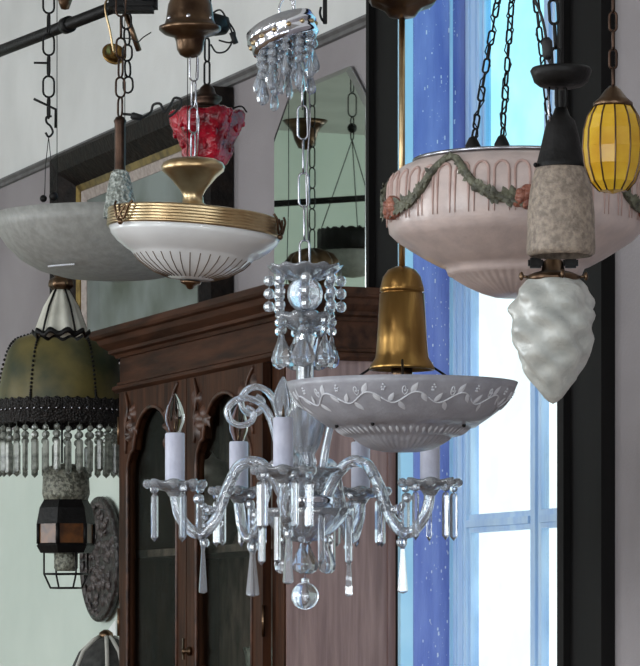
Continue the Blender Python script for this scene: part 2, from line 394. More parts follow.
# ------------------------------------------------------------------ bookcase cabinet
def cabinet():
    t = thing('display_cabinet', 'tall dark mahogany cabinet with two arched glass doors behind the crystal chandelier', 'cabinet')
    t.matrix_world = MW
    # near corner of front at local x = CX1, front plane y = YF
    X1 = 0.0; 
    near = MW.inverted() @ Vector(((286-CU)/F*7.5, 7.5, 0))
    x1 = near.x; yf = near.y; x0 = x1-1.176; yb = -.02
    b = .02
    ztop = 2.10
    mb = MB()
    mb.box(x0, x0+.02, yf, yb, 0, 2.19)                        # far side
    mb.box(x0+.02, x1-.02, yb-.012, yb, .1, 2.19)              # back
    mb.box(x0+.02, x1-.02, yf+.005, yb-.012, .06, .1)
    mb.box(x0+.02, x1-.02, yf+.005, yb-.012, 2.10, 2.19)
    mb.box(x0-.0, x0+.055, yf-.004, yf, 0, 2.1); mb.box(x1-.075, x1, yf-.004, yf, 0, 2.1)     # posts
    mb.box(x0+.055, x1-.075, yf-.004, yf+.01, 0, .9)
    mb.build('carcass', 'wood', t)
    MB().box(x0+.021, x1-.021, yb-.016, yb-.0125, .1, 2.09).build('back_panel', 'wood_in', t)
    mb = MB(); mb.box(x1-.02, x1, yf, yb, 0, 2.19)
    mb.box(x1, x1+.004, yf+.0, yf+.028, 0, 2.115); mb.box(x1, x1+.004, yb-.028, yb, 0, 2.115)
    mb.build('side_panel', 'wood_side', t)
    xc = (x0+.055+x1-.075)/2
    # frieze and cornice round three sides
    path = [(x0, yb, -1, 0), (x0, yf, -1, -1), (x1, yf, 1, -1), (x1, yb, 1, 0)]
    mb = MB().sweep([(0,2.125),(.004,2.125),(.004,2.188),(0,2.188)], path); 
    mb.build('frieze', 'wood_h', t)
    mb = MB().sweep([(0,2.098),(.012,2.098),(.02,2.106),(.02,2.114),(.010,2.119),(.010,2.125),(0,2.127)], path)
    mb.build('frieze_moulding', 'wood_h', t)
    mb = MB().sweep([(0,2.186),(.012,2.186),(.016,2.194),(.028,2.198),(.028,2.206),(.034,2.210),(.046,2.220),(.052,2.232),(.062,2.236),(.066,2.242),(.066,2.256),(.0,2.258)], path)
    mb.add([(x0-.01,yf-.01,2.2575),(x1+.01,yf-.01,2.2575),(x1+.01,yb,2.2575),(x0-.01,yb,2.2575),(x0-.01,yf-.01,2.24),(x1+.01,yf-.01,2.24),(x1+.01,yb,2.24),(x0-.01,yb,2.24)],
           [(0,1,2,3),(7,6,5,4),(0,4,5,1),(1,5,6,2),(2,6,7,3),(3,7,4,0)], False)
    mb.build('cornice', 'wood_h', t)
    # shelves and what they hold
    for z in (1.70, 1.30):
        MB().box(x0+.022, x1-.022, yf+.03, yb-.014, z-.018, z).build('shelf', 'wood_in', t)
    # doors
    zd0, zd1 = .92, 2.095
    for side, (a, bq) in enumerate(((x0+.058, xc-.002), (xc+.002, x1-.078))):
        bm = bmesh.new()
        def loop(pts):
            vs = [bm.verts.new((p[0], 0, p[1])) for p in pts]
            return [bm.edges.new((vs[i], vs[(i+1) % len(vs)])) for i in range(len(vs))]
        e = loop([(a, zd0), (bq, zd0), (bq, zd1), (a, zd1)])
        st = .068; ia, ib = a+st, bq-st; m_ = (ia+ib)/2; hw = (ib-ia)/2
        zs = 1.885                       # springing of the ogee arch
        arch = [(ib, zs), (ib-.006, zs+.03), (ib-.03, zs+.055), (ib-.052, zs+.062)]
        for k in range(1, 12):
            q = PI*k/12; arch.append((m_+(hw-.055)*cos(q), zs+.066+.095*sin(q)))
        arch += [(ia+.052, zs+.062), (ia+.03, zs+.055), (ia+.006, zs+.03), (ia, zs)]
        e += loop([(ia, zd0+.09), (ib, zd0+.09)] + arch)
        bmesh.ops.triangle_fill(bm, use_beauty=True, edges=e)
        r = bmesh.ops.extrude_face_region(bm, geom=list(bm.faces))
        bmesh.ops.translate(bm, vec=(0,-.02,0), verts=[v for v in r['geom'] if isinstance(v, bmesh.types.BMVert)])
        mb = MB().bm(bm, False)
        door = mb.build('door', 'wood', t, loc=(0, yf-.006, 0))
        # raised bead round the opening
        pts = [(ia, -.02, zd0+.09), (ib, -.02, zd0+.09)] + [(p[0], -.02, p[1]) for p in arch]
        MB().tube(pts, .005, 6, closed=True).build('bead', 'carve', door)
        MB().box(ia-.01, ib+.01, -.007, -.004, zd0+.08, zs+.175).build('pane', 'cabglass', door)
        # carved leaf sprays in the two spandrels
        mb = MB(); rd = random.Random(side+4)
        for sg in (-1, 1):
            mb = MB(); bx = m_+sg*(hw-.02); bz = zs+.175
            for k in range(11):
                ang = rd.uniform(-PI, PI) if k > 5 else -PI/2 - sg*.25*(k-2)
                l = rd.uniform(.035, .062)
                Mx = Matrix.Translation((bx+sg*rd.uniform(-.045,.028), -.02, bz-.012*k*.8+rd.uniform(-.012,.02))) @ Matrix.Rotation(PI/2, 4, 'X') @ Matrix.Rotation(ang, 4, 'Z')
                mb.leaf(Mx, l, l*.24, .012)
            mb.tube(spline([(bx+sg*.03,-.021,bz+.03),(bx-sg*.0,-.026,bz-.01),(bx+sg*.015,-.026,bz-.06),(bx+sg*.03,-.021,bz-.12)],6), .004, 6)
            mb.build('leaf_carving', 'carve', door)
        if side == 1:
            MB().lathe([(0,0),(.011,.002),(.011,.008),(.005,.012),(.009,.02),(0,.024)], 16, mx=Matrix.Translation((a+.03,-.02,1.45)) @ Matrix.Rotation(PI/2,4,'X')).build('knob', 'brass_d', door)
        else:
            MB().box(bq-.02, bq-.012, -.024, -.02, 1.43, 1.48).build('keyhole_plate', 'brass_d', door)
        for hz in (1.02, 1.52, 2.0):
            hx = a-.004 if side == 0 else bq+.004
            if abs(hz-1.52) < .01 or True:
                MB().tube([(hx,-.02,hz-.035),(hx,-.02,hz+.035)], .004, 8).build('hinge', 'brass_d', door)
    return x0, x1, yf, yb
CX0, CX1, CYF, CYB = cabinet()
def inW(x, y, z): return MW @ Vector((x, y, z))
# dim things inside the cabinet
def vase(name, label, prof, x, y, z, m, cat='vase'):
    o = MB().lathe(prof, 28).build(name, m); o.location = inW(x, y, z); tag(o, label, cat); return o
vase('vase', 'dim grey china vase on the upper shelf behind the right cabinet door', [(0,0),(.04,0),(.05,.02),(.075,.09),(.07,.15),(.03,.2),(.028,.23),(.04,.25),(.032,.25),(.02,.22),(0,.21)], CX1-.30, CYF+.13, 1.701, 'china')
vase('ginger_jar', 'dim grey lidded jar on the shelf behind the left cabinet door', [(0,0),(.045,0),(.07,.07),(.075,.12),(.05,.17),(.035,.18),(.04,.19),(.035,.21),(.01,.22),(0,.235)], CX0+.32, CYF+.13, 1.701, 'china', 'jar')
for i,(xx,hh) in enumerate(((CX0+.2,.04),)):
    pass
o = MB().box(-.14,.14,-.07,.07,0,.05,bev=.006).build('wooden_box', 'wood'); o.matrix_world = MW @ Matrix.Translation((CX0+.28, CYF+.13, 1.3005)); tag(o,'low wooden box on the bottom visible shelf behind the left cabinet door','box')
vase('glass_bowl','clear cut glass bowl on the lower shelf behind the right cabinet door',[(0,0),(.05,0),(.055,.015),(.1,.1),(.11,.16),(.102,.16),(.09,.1),(.045,.03),(0,.025)], CX1-.33, CYF+.135, 1.3005,'smoke','bowl')

# ------------------------------------------------------------------ framed picture and mirror on the wall
def picture():
    t = thing('framed_painting', 'large murky painting in a thick black frame standing on top of the cabinet', 'painting')
    t.matrix_world = MW @ Matrix.Translation((0, -.004, 2.2585))
    x0, x1, h = -2.50, -1.14, .625
    # the far part of the frame overhangs the cabinet end
    def ring(mb, o0, o1, y0, y1):
        # o0 outer inset, o1 inner inset
        b = .3; A = [(x0+o0, o0*b),(x1-o0, o0*b),(x1-o0, h-o0),(x0+o0, h-o0)]; B = [(x0+o1, o1*b),(x1-o1, o1*b),(x1-o1, h-o1),(x0+o1, h-o1)]
        vs = [(p[0], y0, p[1]) for p in A]+[(p[0], y1, p[1]) for p in B]+[(p[0], 0, p[1]) for p in A]+[(p[0], 0, p[1]) for p in B]
        fs = []
        for i in range(4):
            j = (i+1) % 4; fs += [(i,j,4+j,4+i),(i,8+i,8+j,j),(4+i,4+j,12+j,12+i),(8+i,12+i,12+j,8+j)]
        mb.add(vs, fs, False)
    mb = MB(); ring(mb, 0, .02, -.06, -.085); ring(mb, .02, .06, -.085, -.075); ring(mb, .06, .10, -.075, -.03)
    mb.build('frame', 'frame', t)
    mb = MB(); ring(mb, .10, .118, -.03, -.024); mb.build('gilt_slip', 'gilt', t)
    mb = MB(); ring(mb, .118, .145, -.020, -.012); mb.build('linen_slip', 'mount', t)
    MB().box(x0+.145, x1-.145, -.010, 0, .04, h-.145).build('canvas', 'canvas', t)
picture()

def mirror():
    t = thing('wall_mirror', 'tall frameless mirror with clipped top corners on the wall above the cabinet', 'mirror')
    t.matrix_world = MW @ Matrix.Translation((0, -.006, 2.2585))
    x0, x1, h = -.825, -.205, .552; cx, cz = .115, .10
    P = [(x0,0),(x1,0),(x1,h-cz),(x1-cx,h),(x0+cx,h),(x0,h-cz)]
    ctr = Vector(((x0+x1)/2, h/2))
    Q = [(p[0]+( .012 if p[0] < ctr.x else -.012), p[1]+(.012 if p[1] < ctr.y else -.012)) for p in P]
    n = 6
    MB().add([(p[0],-.004,p[1]) for p in P]+[(p[0],-.008,p[1]) for p in Q]+[(p[0],0,p[1]) for p in P],
      [(i,(i+1)%n,n+(i+1)%n,n+i) for i in range(n)]+[(2*n+i,2*n+(i+1)%n,(i+1)%n,i) for i in range(n)]+[tuple(range(2*n,3*n))], False).build('bevelled_edge','mirror_b',t)
    MB().add([(p[0],-.0082,p[1]) for p in Q]+[(p[0],-.007,p[1]) for p in Q], [tuple(range(n))]+[tuple(range(n,2*n))[::-1]]+[(i,(i+1)%n,n+(i+1)%n,n+i) for i in range(n)], False).build('mirror_glass','mirror',t)
mirror()

# ------------------------------------------------------------------ crystal pieces (shared meshes)
def prism_mb(L, w):
    mb = MB(); return mb.lathe([(0,0),(w*.35,-.002),(w*.5,-.08*L),(w*.5,-.90*L),(0,-L)], 6, smooth=False, mx=Matrix.Diagonal((1,.75,1,1)))
def spear_mb(L, w):
    mb = MB(); return mb.lathe([(0,0),(w*.28,-.02*L),(w*.2,-.06*L),(w*.5,-.94*L),(w*.42,-.97*L),(0,-L)], 4, smooth=False, mx=Matrix.Diagonal((1,.7,1,1)))
def tear_mb(L, w):
    prof = [(0,0),(w*.08,-.04*L),(w*.16,-.2*L),(w*.36,-.46*L),(w*.5,-.7*L),(w*.42,-.87*L),(w*.2,-.97*L),(0,-L)]
    return MB().lathe(prof, 8, smooth=False, mx=Matrix.Diagonal((1,.6,1,1)))
def bead_mb(mb, c, r): return mb.ball(c, r, 8, 5, smooth=False)

def chandelier():
    Y = 6.5; ppm = F/Y; U = 305.0
    base = at(U, 596, Y)
    t = thing('crystal_chandelier', 'five armed clear crystal chandelier with white candle sleeves and hanging prisms in the middle', 'chandelier', base)
    z = lambda v: (596.-v)/ppm
    k = 1/ppm
    # ---- ball finial
    mb = MB().ball((0,0,0), 14*k, 20, 14); mb.lathe([(0,13*k),(4*k,13.5*k),(4*k,17*k),(0,19*k)], 10)
    o = mb.build('ball_finial', 'prism', t)
    MB().tube([(0,0,18*k),(0,0,z(540))], .0012, 6).build('finial_wire', 'chrome', o)
    # ---- central stem, metal hub
    MB().tube([(0,0,z(541)),(0,0,z(276))], 2.2*k, 8).build('centre_rod', 'chrome', t)
    MB().lathe([(0,z(513)),(12*k,z(513)),(27*k,z(508)),(29*k,z(500)),(27*k,z(496)),(0,z(496))], 32).build('arm_hub', 'chrome', t)
    def ripple(n, amp, zamp=0):
        return lambda a, i, r, zz: (r*(1+amp*cos(n*a)), zz+zamp*cos(n*a))
    # bottom dish
    prof = [(0,z(543)),(14*k,z(541)),(30*k,z(530)),(42*k,z(516)),(46*k,z(509)),(43*k,z(509)),(38*k,z(517)),(26*k,z(529)),(10*k,z(537)),(3*k,z(538))]
    dish = MB().lathe(prof, 64, ripple(16,.03), cap=False).build('bottom_dish', 'crystal', t)
    for q in range(6):
        a = 2*PI*q/6+.4; x, y = 26*k*cos(a), 26*k*sin(a)
        tm = tear_mb(31*k, 21*k); bead_mb(tm, (0,0,3*k), 4*k)
        tm.tube([(0,0,6*k),(0,0,14*k)], .0008, 5)
        tm.build('teardrop', 'prism', dish, loc=(x,y,z(545)+2*k), rot=(0,0,a+PI/2))
    for q in range(6):
        a = 2*PI*q/6+.9; x, y = 44*k*cos(a), 44*k*sin(a)
        pm = prism_mb(52*k, 8*k); pm.tube([(0,0,-.003),(0,0,6*k)], .0008, 5)
        pm.build('prism', 'prism', dish, loc=(x,y,z(514)), rot=(0,0,a))
    # upper hub bobeche + receiving bowl
    prof = [(3*k,z(496)),(16*k,z(495)),(22*k,z(485)),(20*k,z(480)),(30*k,z(474)),(38*k,z(470)),(36*k,z(468)),(22*k,z(473)),(10*k,z(474)),(3*k,z(474))]
    MB().lathe(prof, 48, ripple(12,.05), cap=False).build('hub_bowl', 'crystal', t)
    # trumpet vase, cut in flutes
    prof = [(3*k,z(474)),(9*k,z(472)),(11*k,z(462)),(9*k,z(455)),(14*k,z(445)),(22*k,z(415)),(30*k,z(395)),(27*k,z(394)),(19*k,z(415)),(11*k,z(445)),(4*k,z(452))]
    MB().lathe(prof, 60, ripple(10,.06), cap=False).build('trumpet_vase', 'crystal', t)
    prof = [(3*k,z(452)),(7*k,z(440)),(8*k,z(420)),(8*k,z(345)),(10*k,z(338)),(8*k,z(331)),(3*k,z(331))]
    MB().lathe(prof, 24, ripple(8,.08), cap=False).build('column', 'crystal2', t)
    # second tier bobeche with teardrops
    prof = [(3*k,z(330)),(12*k,z(331)),(20*k,z(326)),(28*k,z(318)),(27*k,z(313)),(25*k,z(315)),(18*k,z(322)),(8*k,z(325)),(3*k,z(325))]
    bo = MB().lathe(prof, 56, ripple(10,.07,.002), cap=False).build('tier_bobeche', 'crystal', t)
    for q in range(7):
        a = 2*PI*q/7+.15; r = 27*k
        tm = tear_mb(34*k, 26*k); bead_mb(tm, (0,0,4*k), 5*k); bead_mb(tm, (0,0,13*k), 5*k); tm.tube([(0,0,0),(0,0,20*k)], .0008, 5)
        tm.build('teardrop', 'prism', bo, loc=(r*cos(a), r*sin(a), z(335)), rot=(0,0,a+PI/2))
    # ball and crown dish
    MB().ball((0,0,z(294)), 18*k, 20, 14, sc=(1,1,1)).build('stem_ball', 'crystal', t)
    prof = [(3*k,z(281)),(14*k,z(280)),(26*k,z(276)),(36*k,z(269)),(37.5*k,z(266)),(34*k,z(267)),(24*k,z(273)),(10*k,z(276)),(3*k,z(276))]
    cr = MB().lathe(prof, 60, ripple(12,.025,.0025), cap=False).build('crown_dish', 'crystal', t)
    for q in range(8):
        a = 2*PI*q/8+.03; r = 36*k
        mb = MB()
        for j in range(3): bead_mb(mb, (0,0,-(8+13*j)*k), 5.7*k)
        mb.tube([(0,0,2*k),(0,0,-36*k)], .0008, 5)
        mb.build('bead_strand', 'crystal', cr, loc=(r*cos(a), r*sin(a), z(273)))
    # ---- chain and tilted canopy
    mb = MB(); chain(mb, (-.006,0,z(72)), (0,0,z(274)), 34*k, 12*k, .0021, 8)
    mb.tube([(.006,.0,z(60)),(.010,.004,z(120)),(.002,-.006,z(180)),(.008,.002,z(262))], .0016, 6)
    mb.build('chain', 'nickel', t)
    cn = bpy.data.objects.new('canopy_pivot', None)
    R = Matrix.Translation((-22*k,0,z(35))) @ Matrix.Rotation(math.radians(-21), 4, 'Y') @ Matrix.Rotation(math.radians(-6),4,'X')
    bpy.data.objects.remove(cn)
    cm = MB(); prof = [(0,14*k),(31*k,14*k),(35*k,12*k),(36*k,6*k),(37*k,3*k),(34*k,0),(35*k,-5*k),(35*k,-9*k),(31*k,-12*k),(29*k,-12*k),(29*k,8*k),(0,9*k)]
    cm.lathe(prof, 48, mx=R)
    can = cm.build('canopy', 'chrome', t)
    mb = MB()
    for q in range(14):
        a = 2*PI*q/14; mb.ball((34.6*k*cos(a), 34.6*k*sin(a), -1*k), 2.6*k, 8, 6, mx=R)
    mb.build('canopy_studs', 'brass', can)
    # hook above the canopy, up to the ceiling
    hk = R @ Vector((4*k,0,13*k))
    pts = spline([hk, hk+Vector((-3*k,0,14*k)), hk+Vector((3*k,0,24*k)), hk+Vector((10*k,0,22*k)), hk+Vector((12*k,0,30*k)), (hk.x+8*k,0,CEIL-base.z)], 8)
    MB().tube(pts, .0022, 8).build('hook', 'chrome', t)
    MB().tube([hk-Vector((4*k,0,4*k)), Vector((-.006,0,z(70)))], .0022, 8).build('canopy_stem','chrome',t)
    # crystal drops under the canopy (two rings)
    Ri = R.to_3x3()
    for ring, (rad, n, zz) in enumerate(((29,12,-10),(16,6,-7))):
        for q in range(n):
            a = 2*PI*q/n+ring*.3
            p = R @ Vector((rad*k*cos(a), rad*k*sin(a), zz*k)); mb = MB()
            nb = 2 + (q*5 % 3)
            for j in range(nb): bead_mb(mb, (random.uniform(-1.5,1.5)*k, 0, -(2+8*j)*k), 4.6*k)
            tm = tear_mb(26*k, 13*k); mb.add(tm.v, tm.f, False, Matrix.Translation((0,0,-(8*nb-2)*k)))
            mb.tube([(0,0,5*k),(0,0,-(8*nb)*k)], .0008, 5)
            mb.build('canopy_drop', 'crystal', can, loc=p, rot=(0,0,a))
    # ---- shepherd-crook scrolls
    for az, up, rs in ((176,4,1),(190,-8,1.22),(8,2,1),(-30,-6,1.1),(80,0,1)):
        a = math.radians(az)
        P2 = [(17,476),(20,455),(24,432),(29,410),(36,397),(46,391),(57,393),(64,402),(62,413),(53,418),(44,413),(43,404),(49,400)]
        pts = spline([(rs*r*k*cos(a), rs*r*k*sin(a), z(v-up)) for (r, v) in P2], 6); n = len(pts)
        MB().tube(pts, [3.9*k*(1-.25*i/n) for i in range(n)], 20, twist=.08, lob=4, lobamp=.07).build('scroll', 'crystal2', t)
    # ---- five arms
    P2 = [(16,504),(24,492),(34,474),(45,464),(56,462),(67,468),(76,484),(83,503),(91,522),(102,533),(114,531),(124,518),(129,502),(130,492)]
    arm_specs = [(184,0),(122,2),(261,-8),(64,2),(342,0)]
    for ai, (az, dv) in enumerate(arm_specs):
        a = math.radians(az)
        def pos(r, v):
            lift = -dv*min(1, max(0,(r-40)/60.))
            return Vector((r*k*cos(a), r*k*sin(a), z(v)+lift*k))
        pts = spline([pos(r, v) for (r, v) in P2], 7); n = len(pts)
        arm = MB().tube(pts, [6.0*k*(1-.10*i/n) for i in range(n)], 20, twist=.10, lob=5, lobamp=.07).build('arm', 'crystal2', t)
        c = pos(130, 490)
        # drip pan
        q0 = lambda r_, v_: (r_*k, (490-v_)*k)
        prof = [q0(3,494),q0(8,493),q0(12,490),q0(20,489),q0(27,484),q0(28,481),q0(25,483),q0(18,486),q0(9,487),q0(3,487)]
        pan = MB().lathe(prof, 48, ripple(8,.10,.0022), cap=False)
        for g in range(8): pan.ball((27*k*cos(g*PI/4), 27*k*sin(g*PI/4), 5.5*k), 5.6*k, 9, 6, sc=(1,1,.85), smooth=False)
        pan.lathe([(0,-8*k),(6*k,-7*k),(9*k,-2*k),(13*k,1*k),(9*k,2*k),(0,2*k)], 16, smooth=False)
        pan.build('drip_pan', 'crystal', arm, loc=c)
        MB().lathe([(0,1*k),(10.2*k,1*k),(10.4*k,4*k),(9.8*k,6*k),(9.8*k,55*k),(9.0*k,56.5*k),(0,56.5*k)], 24).build('candle_sleeve', 'sleeve', arm, loc=c)
        cb = MB().lathe([(0,56*k),(6*k,56*k),(6.4*k,60*k),(9.6*k,68*k),(9.8*k,74*k),(8*k,82*k),(4.5*k,90*k),(1.5*k,95*k),(0,97*k)], 20).build('bulb', 'bulb', arm, loc=c)
        fm = MB().lathe([(0,56.6*k),(1.6*k,57*k),(1.1*k,63*k),(.5*k,68*k),(0,69*k)], 10)
        fm.tube([(1.5*k,0,64*k),(2*k,0,74*k),(-1*k,0,78*k),(-2*k,0,70*k)], .0004, 4)
        fm.build('filament', 'brass_d', arm, loc=c)
        # prisms round the pan
        for q in range(5):
            b = a+2*PI*(q+.5)/5
            pm = prism_mb(48*k, 8.5*k); bead_mb(pm, (0,0,4.5*k), 4.5*k); pm.tube([(0,0,-2*k),(0,0,10*k)], .0008, 5)
            pm.build('prism', 'prism', arm, loc=c+Vector((25*k*cos(b), 25*k*sin(b), -4*k)), rot=(0,0,b))
        # ring and spear under the trough
        tr = pos(102, 533)
        mb = spear_mb(47*k, 14*k)
        mb.tube([(5*k*cos(g), 0, 5*k+6*k*sin(g)) for g in [2*PI*j/14 for j in range(14)]], .9*k, 6, closed=True)
        mb.build('spear_drop', 'crystal', arm, loc=tr+Vector((0,0,-14*k)), rot=(0,0,a+PI/3))
        # ring with a long drop below the crest
        # bead swag to the hub
        mb = MB(); s0 = pos(112, 488); s1 = pos(70, 476)
        for j in range(9):
            f = j/8; p = s0.lerp(s1, f); p.z -= .055*4*f*(1-f); bead_mb(mb, p, (5.2 if j % 2 else 4.0)*k)
        for j in range(1,6): bead_mb(mb, s0.lerp(s1,.28)+Vector((0,0,-(16+8.5*j)*k)), (5.0 if j == 5 else 3.8)*k)
        mb.build('bead_swag', 'crystal', arm)
    return t
chandelier()

# ------------------------------------------------------------------ lamp helper
class Lamp:
    def __init__(s, name, label, U, V0, Y, cat='pendant lamp', group=None):
        s.Y = Y; s.k = Y/F; s.V0 = V0; s.base = at(U, V0, Y); s.U = U
        s.t = thing(name, label, cat, s.base, 0, group)
    def z(s, v): return (s.V0-v)*s.k
    def p(s, u, v, y=0.): return Vector(((u-s.U)*s.k, y, s.z(v)))
    def prof(s, L): return [(r*s.k, s.z(v)) for (r, v) in L]
    def top(s): return CEIL-s.base.z

def shell(outer, th):
    """close a bowl profile (bottom to rim) with an inner skin"""
    inn = [(max(r-th, 0), z+th*.9 if i == 0 else z+ (th*.6 if i < len(outer)-1 else 0)) for i, (r, z) in enumerate(outer)]
    return outer + inn[::-1]

# ------------------------------------------------------------------ etched bowl with brass bell
def etched_bowl():
    L = Lamp('bowl_pendant', 'frosted glass bowl lamp etched with leafy vines under a brass bell cap', 402, 452, 5.95)
    k = L.k; z = L.z; t = L.t
    O = L.prof([(0,452),(20,451.5),(31,449),(40,444.5),(47,440),(50,437),(56,436),(66,430),(70,427),(74,427),(87,418),(100,408),(108,399),(113,390),(116,383)])
    def fn(a, i, r, zz):
        if 2 <= i <= 4: return r*(1+.014*cos(48*a)), zz
        if 6 <= i <= 7: return r*(1+.018*cos(40*a)), zz
        return r, zz
    bowl = MB().lathe(shell(O, .004), 240, fn).build('bowl', 'frost', t)
    # etched vines: follow the outer wall between v=390 and 416
    def surf(th, v):
        W_ = [(87,418),(100,408),(108,399),(113,390),(116,383)]
        for (r0,v0),(r1,v1) in zip(W_, W_[1:]):
            if v1 <= v <= v0: f = (v-v0)/(v1-v0); r = r0+(r1-r0)*f; break
        else: r = 100
        r = (r+.35)*k
        return Vector((r*cos(th), r*sin(th), z(v)))
    mb = MB(); NR = 14
    for q in range(NR):
        t0 = 2*PI*q/NR; w = 2*PI/NR
        pts = [surf(t0+w*f, 404+5*sin(2*PI*f)) for f in [j/14 for j in range(15)]]
        mb.tube(pts, .0014, 5)
        for (f, dv, sgn) in ((.15,-4,1),(.38,4,-1),(.62,-5,1),(.85,4,-1)):
            p = surf(t0+w*f, 404+5*sin(2*PI*f)); p2 = surf(t0+w*(f+.10), 404+5*sin(2*PI*f)+dv*1.5)
            X = (p2-p); Nn = Vector((cos(t0+w*f), sin(t0+w*f), -.45)).normalized(); l = X.length*1.25; X.normalize()
            Yv = Nn.cross(X).normalized(); Nn = X.cross(Yv)
            Mx = Matrix(((X.x,Yv.x,Nn.x,p.x),(X.y,Yv.y,Nn.y,p.y),(X.z,Yv.z,Nn.z,p.z),(0,0,0,1)))
            mb.leaf(Mx, l*1.1, l*.24, .0016)
        cp = surf(t0+w*.5, 396)
        sc = [surf(t0+w*(.5+.06*(1-j/14)*cos(j*.8)), 397+5.5*(1-j/14)*sin(j*.8)) for j in range(13)]
        mb.tube(sc, .0012, 5)
        for g in range(5): mb.ball(surf(t0+w*(.05+.03*(g%3)), 397-2.4*(g//2)), .0020, 6, 4)
    # scalloped leaf band on the lower step
    for q in range(60):
        a = 2*PI*q/60; r0, v0 = 67.5, 429.6; r1, v1 = 57.5, 436
        p = Vector((r0*k*cos(a), r0*k*sin(a), z(v0-.3))); p2 = Vector((r1*k*cos(a+.02), r1*k*sin(a+.02), z(v1)))
        X = (p2-p); l = X.length; X.normalize(); Nn = Vector((cos(a), sin(a), -1)).normalized(); Yv = Nn.cross(X).normalized(); Nn = X.cross(Yv)
        Mx = Matrix(((X.x,Yv.x,Nn.x,p.x),(X.y,Yv.y,Nn.y,p.y),(X.z,Yv.z,Nn.z,p.z),(0,0,0,1)))
        mb.leaf(Mx, l, .0028, .0016)
    mb.build('etched_vines', 'frost_w', bowl)
    mb = MB()
    for a in (-2.0,-.6,.7,2.4,3.6): mb.ball((73*k*cos(a), 73*k*sin(a), z(428)), 2*k, 8, 6)
    mb.build('studs', 'black', bowl)
    # bell cap, rod and struts
    prof = L.prof([(0,266),(6,266.5),(14,270),(19,277),(22,288),(22.3,291.6),(20.6,292),(20.6,293.4),(22.4,293.8),(25,340),(26,352),(27,358),(32,366),(33,370),(30,370),(24,358),(20,300),(0,290)])
    MB().lathe(prof, 48, mx=Matrix.Translation((0,0,0))).build('bell_cap', 'gold', t)
    MB().tube([L.p(402,268), L.p(402,14)], 3.1*k, 12).build('rod', 'brass', t)
    for a in (.45, 2.6, 4.7):
        MB().tube([(28*k*cos(a), 28*k*sin(a), z(362)), (60*k*cos(a), 60*k*sin(a), z(380)), (113.2*k*cos(a), 113.2*k*sin(a), z(384))], .0022, 8).build('strut', 'black', t)
    MB().lathe(L.prof([(0,385),(10,384),(11,366),(0,364)]), 20).build('lamp_holder', 'brass_d', t)
    pr = L.prof([(4,19),(13,17),(17,12),(22,8),(31,5),(34,0),(30,-4),(18,-8),(10,-14),(4,-30)])
    MB().lathe(pr, 60, lambda a,i,r,zz: (r*(1+(.05*cos(7*a) if 3<=i<=6 else 0)), zz+(.003*cos(7*a) if 3<=i<=6 else 0))).build('ceiling_rose', 'brass_d', t)
    MB().tube([Vector((0,0,z(-28))), Vector((0,0,L.top()))], 2.5*k, 10).build('upper_rod', 'brass_d', t)
etched_bowl()

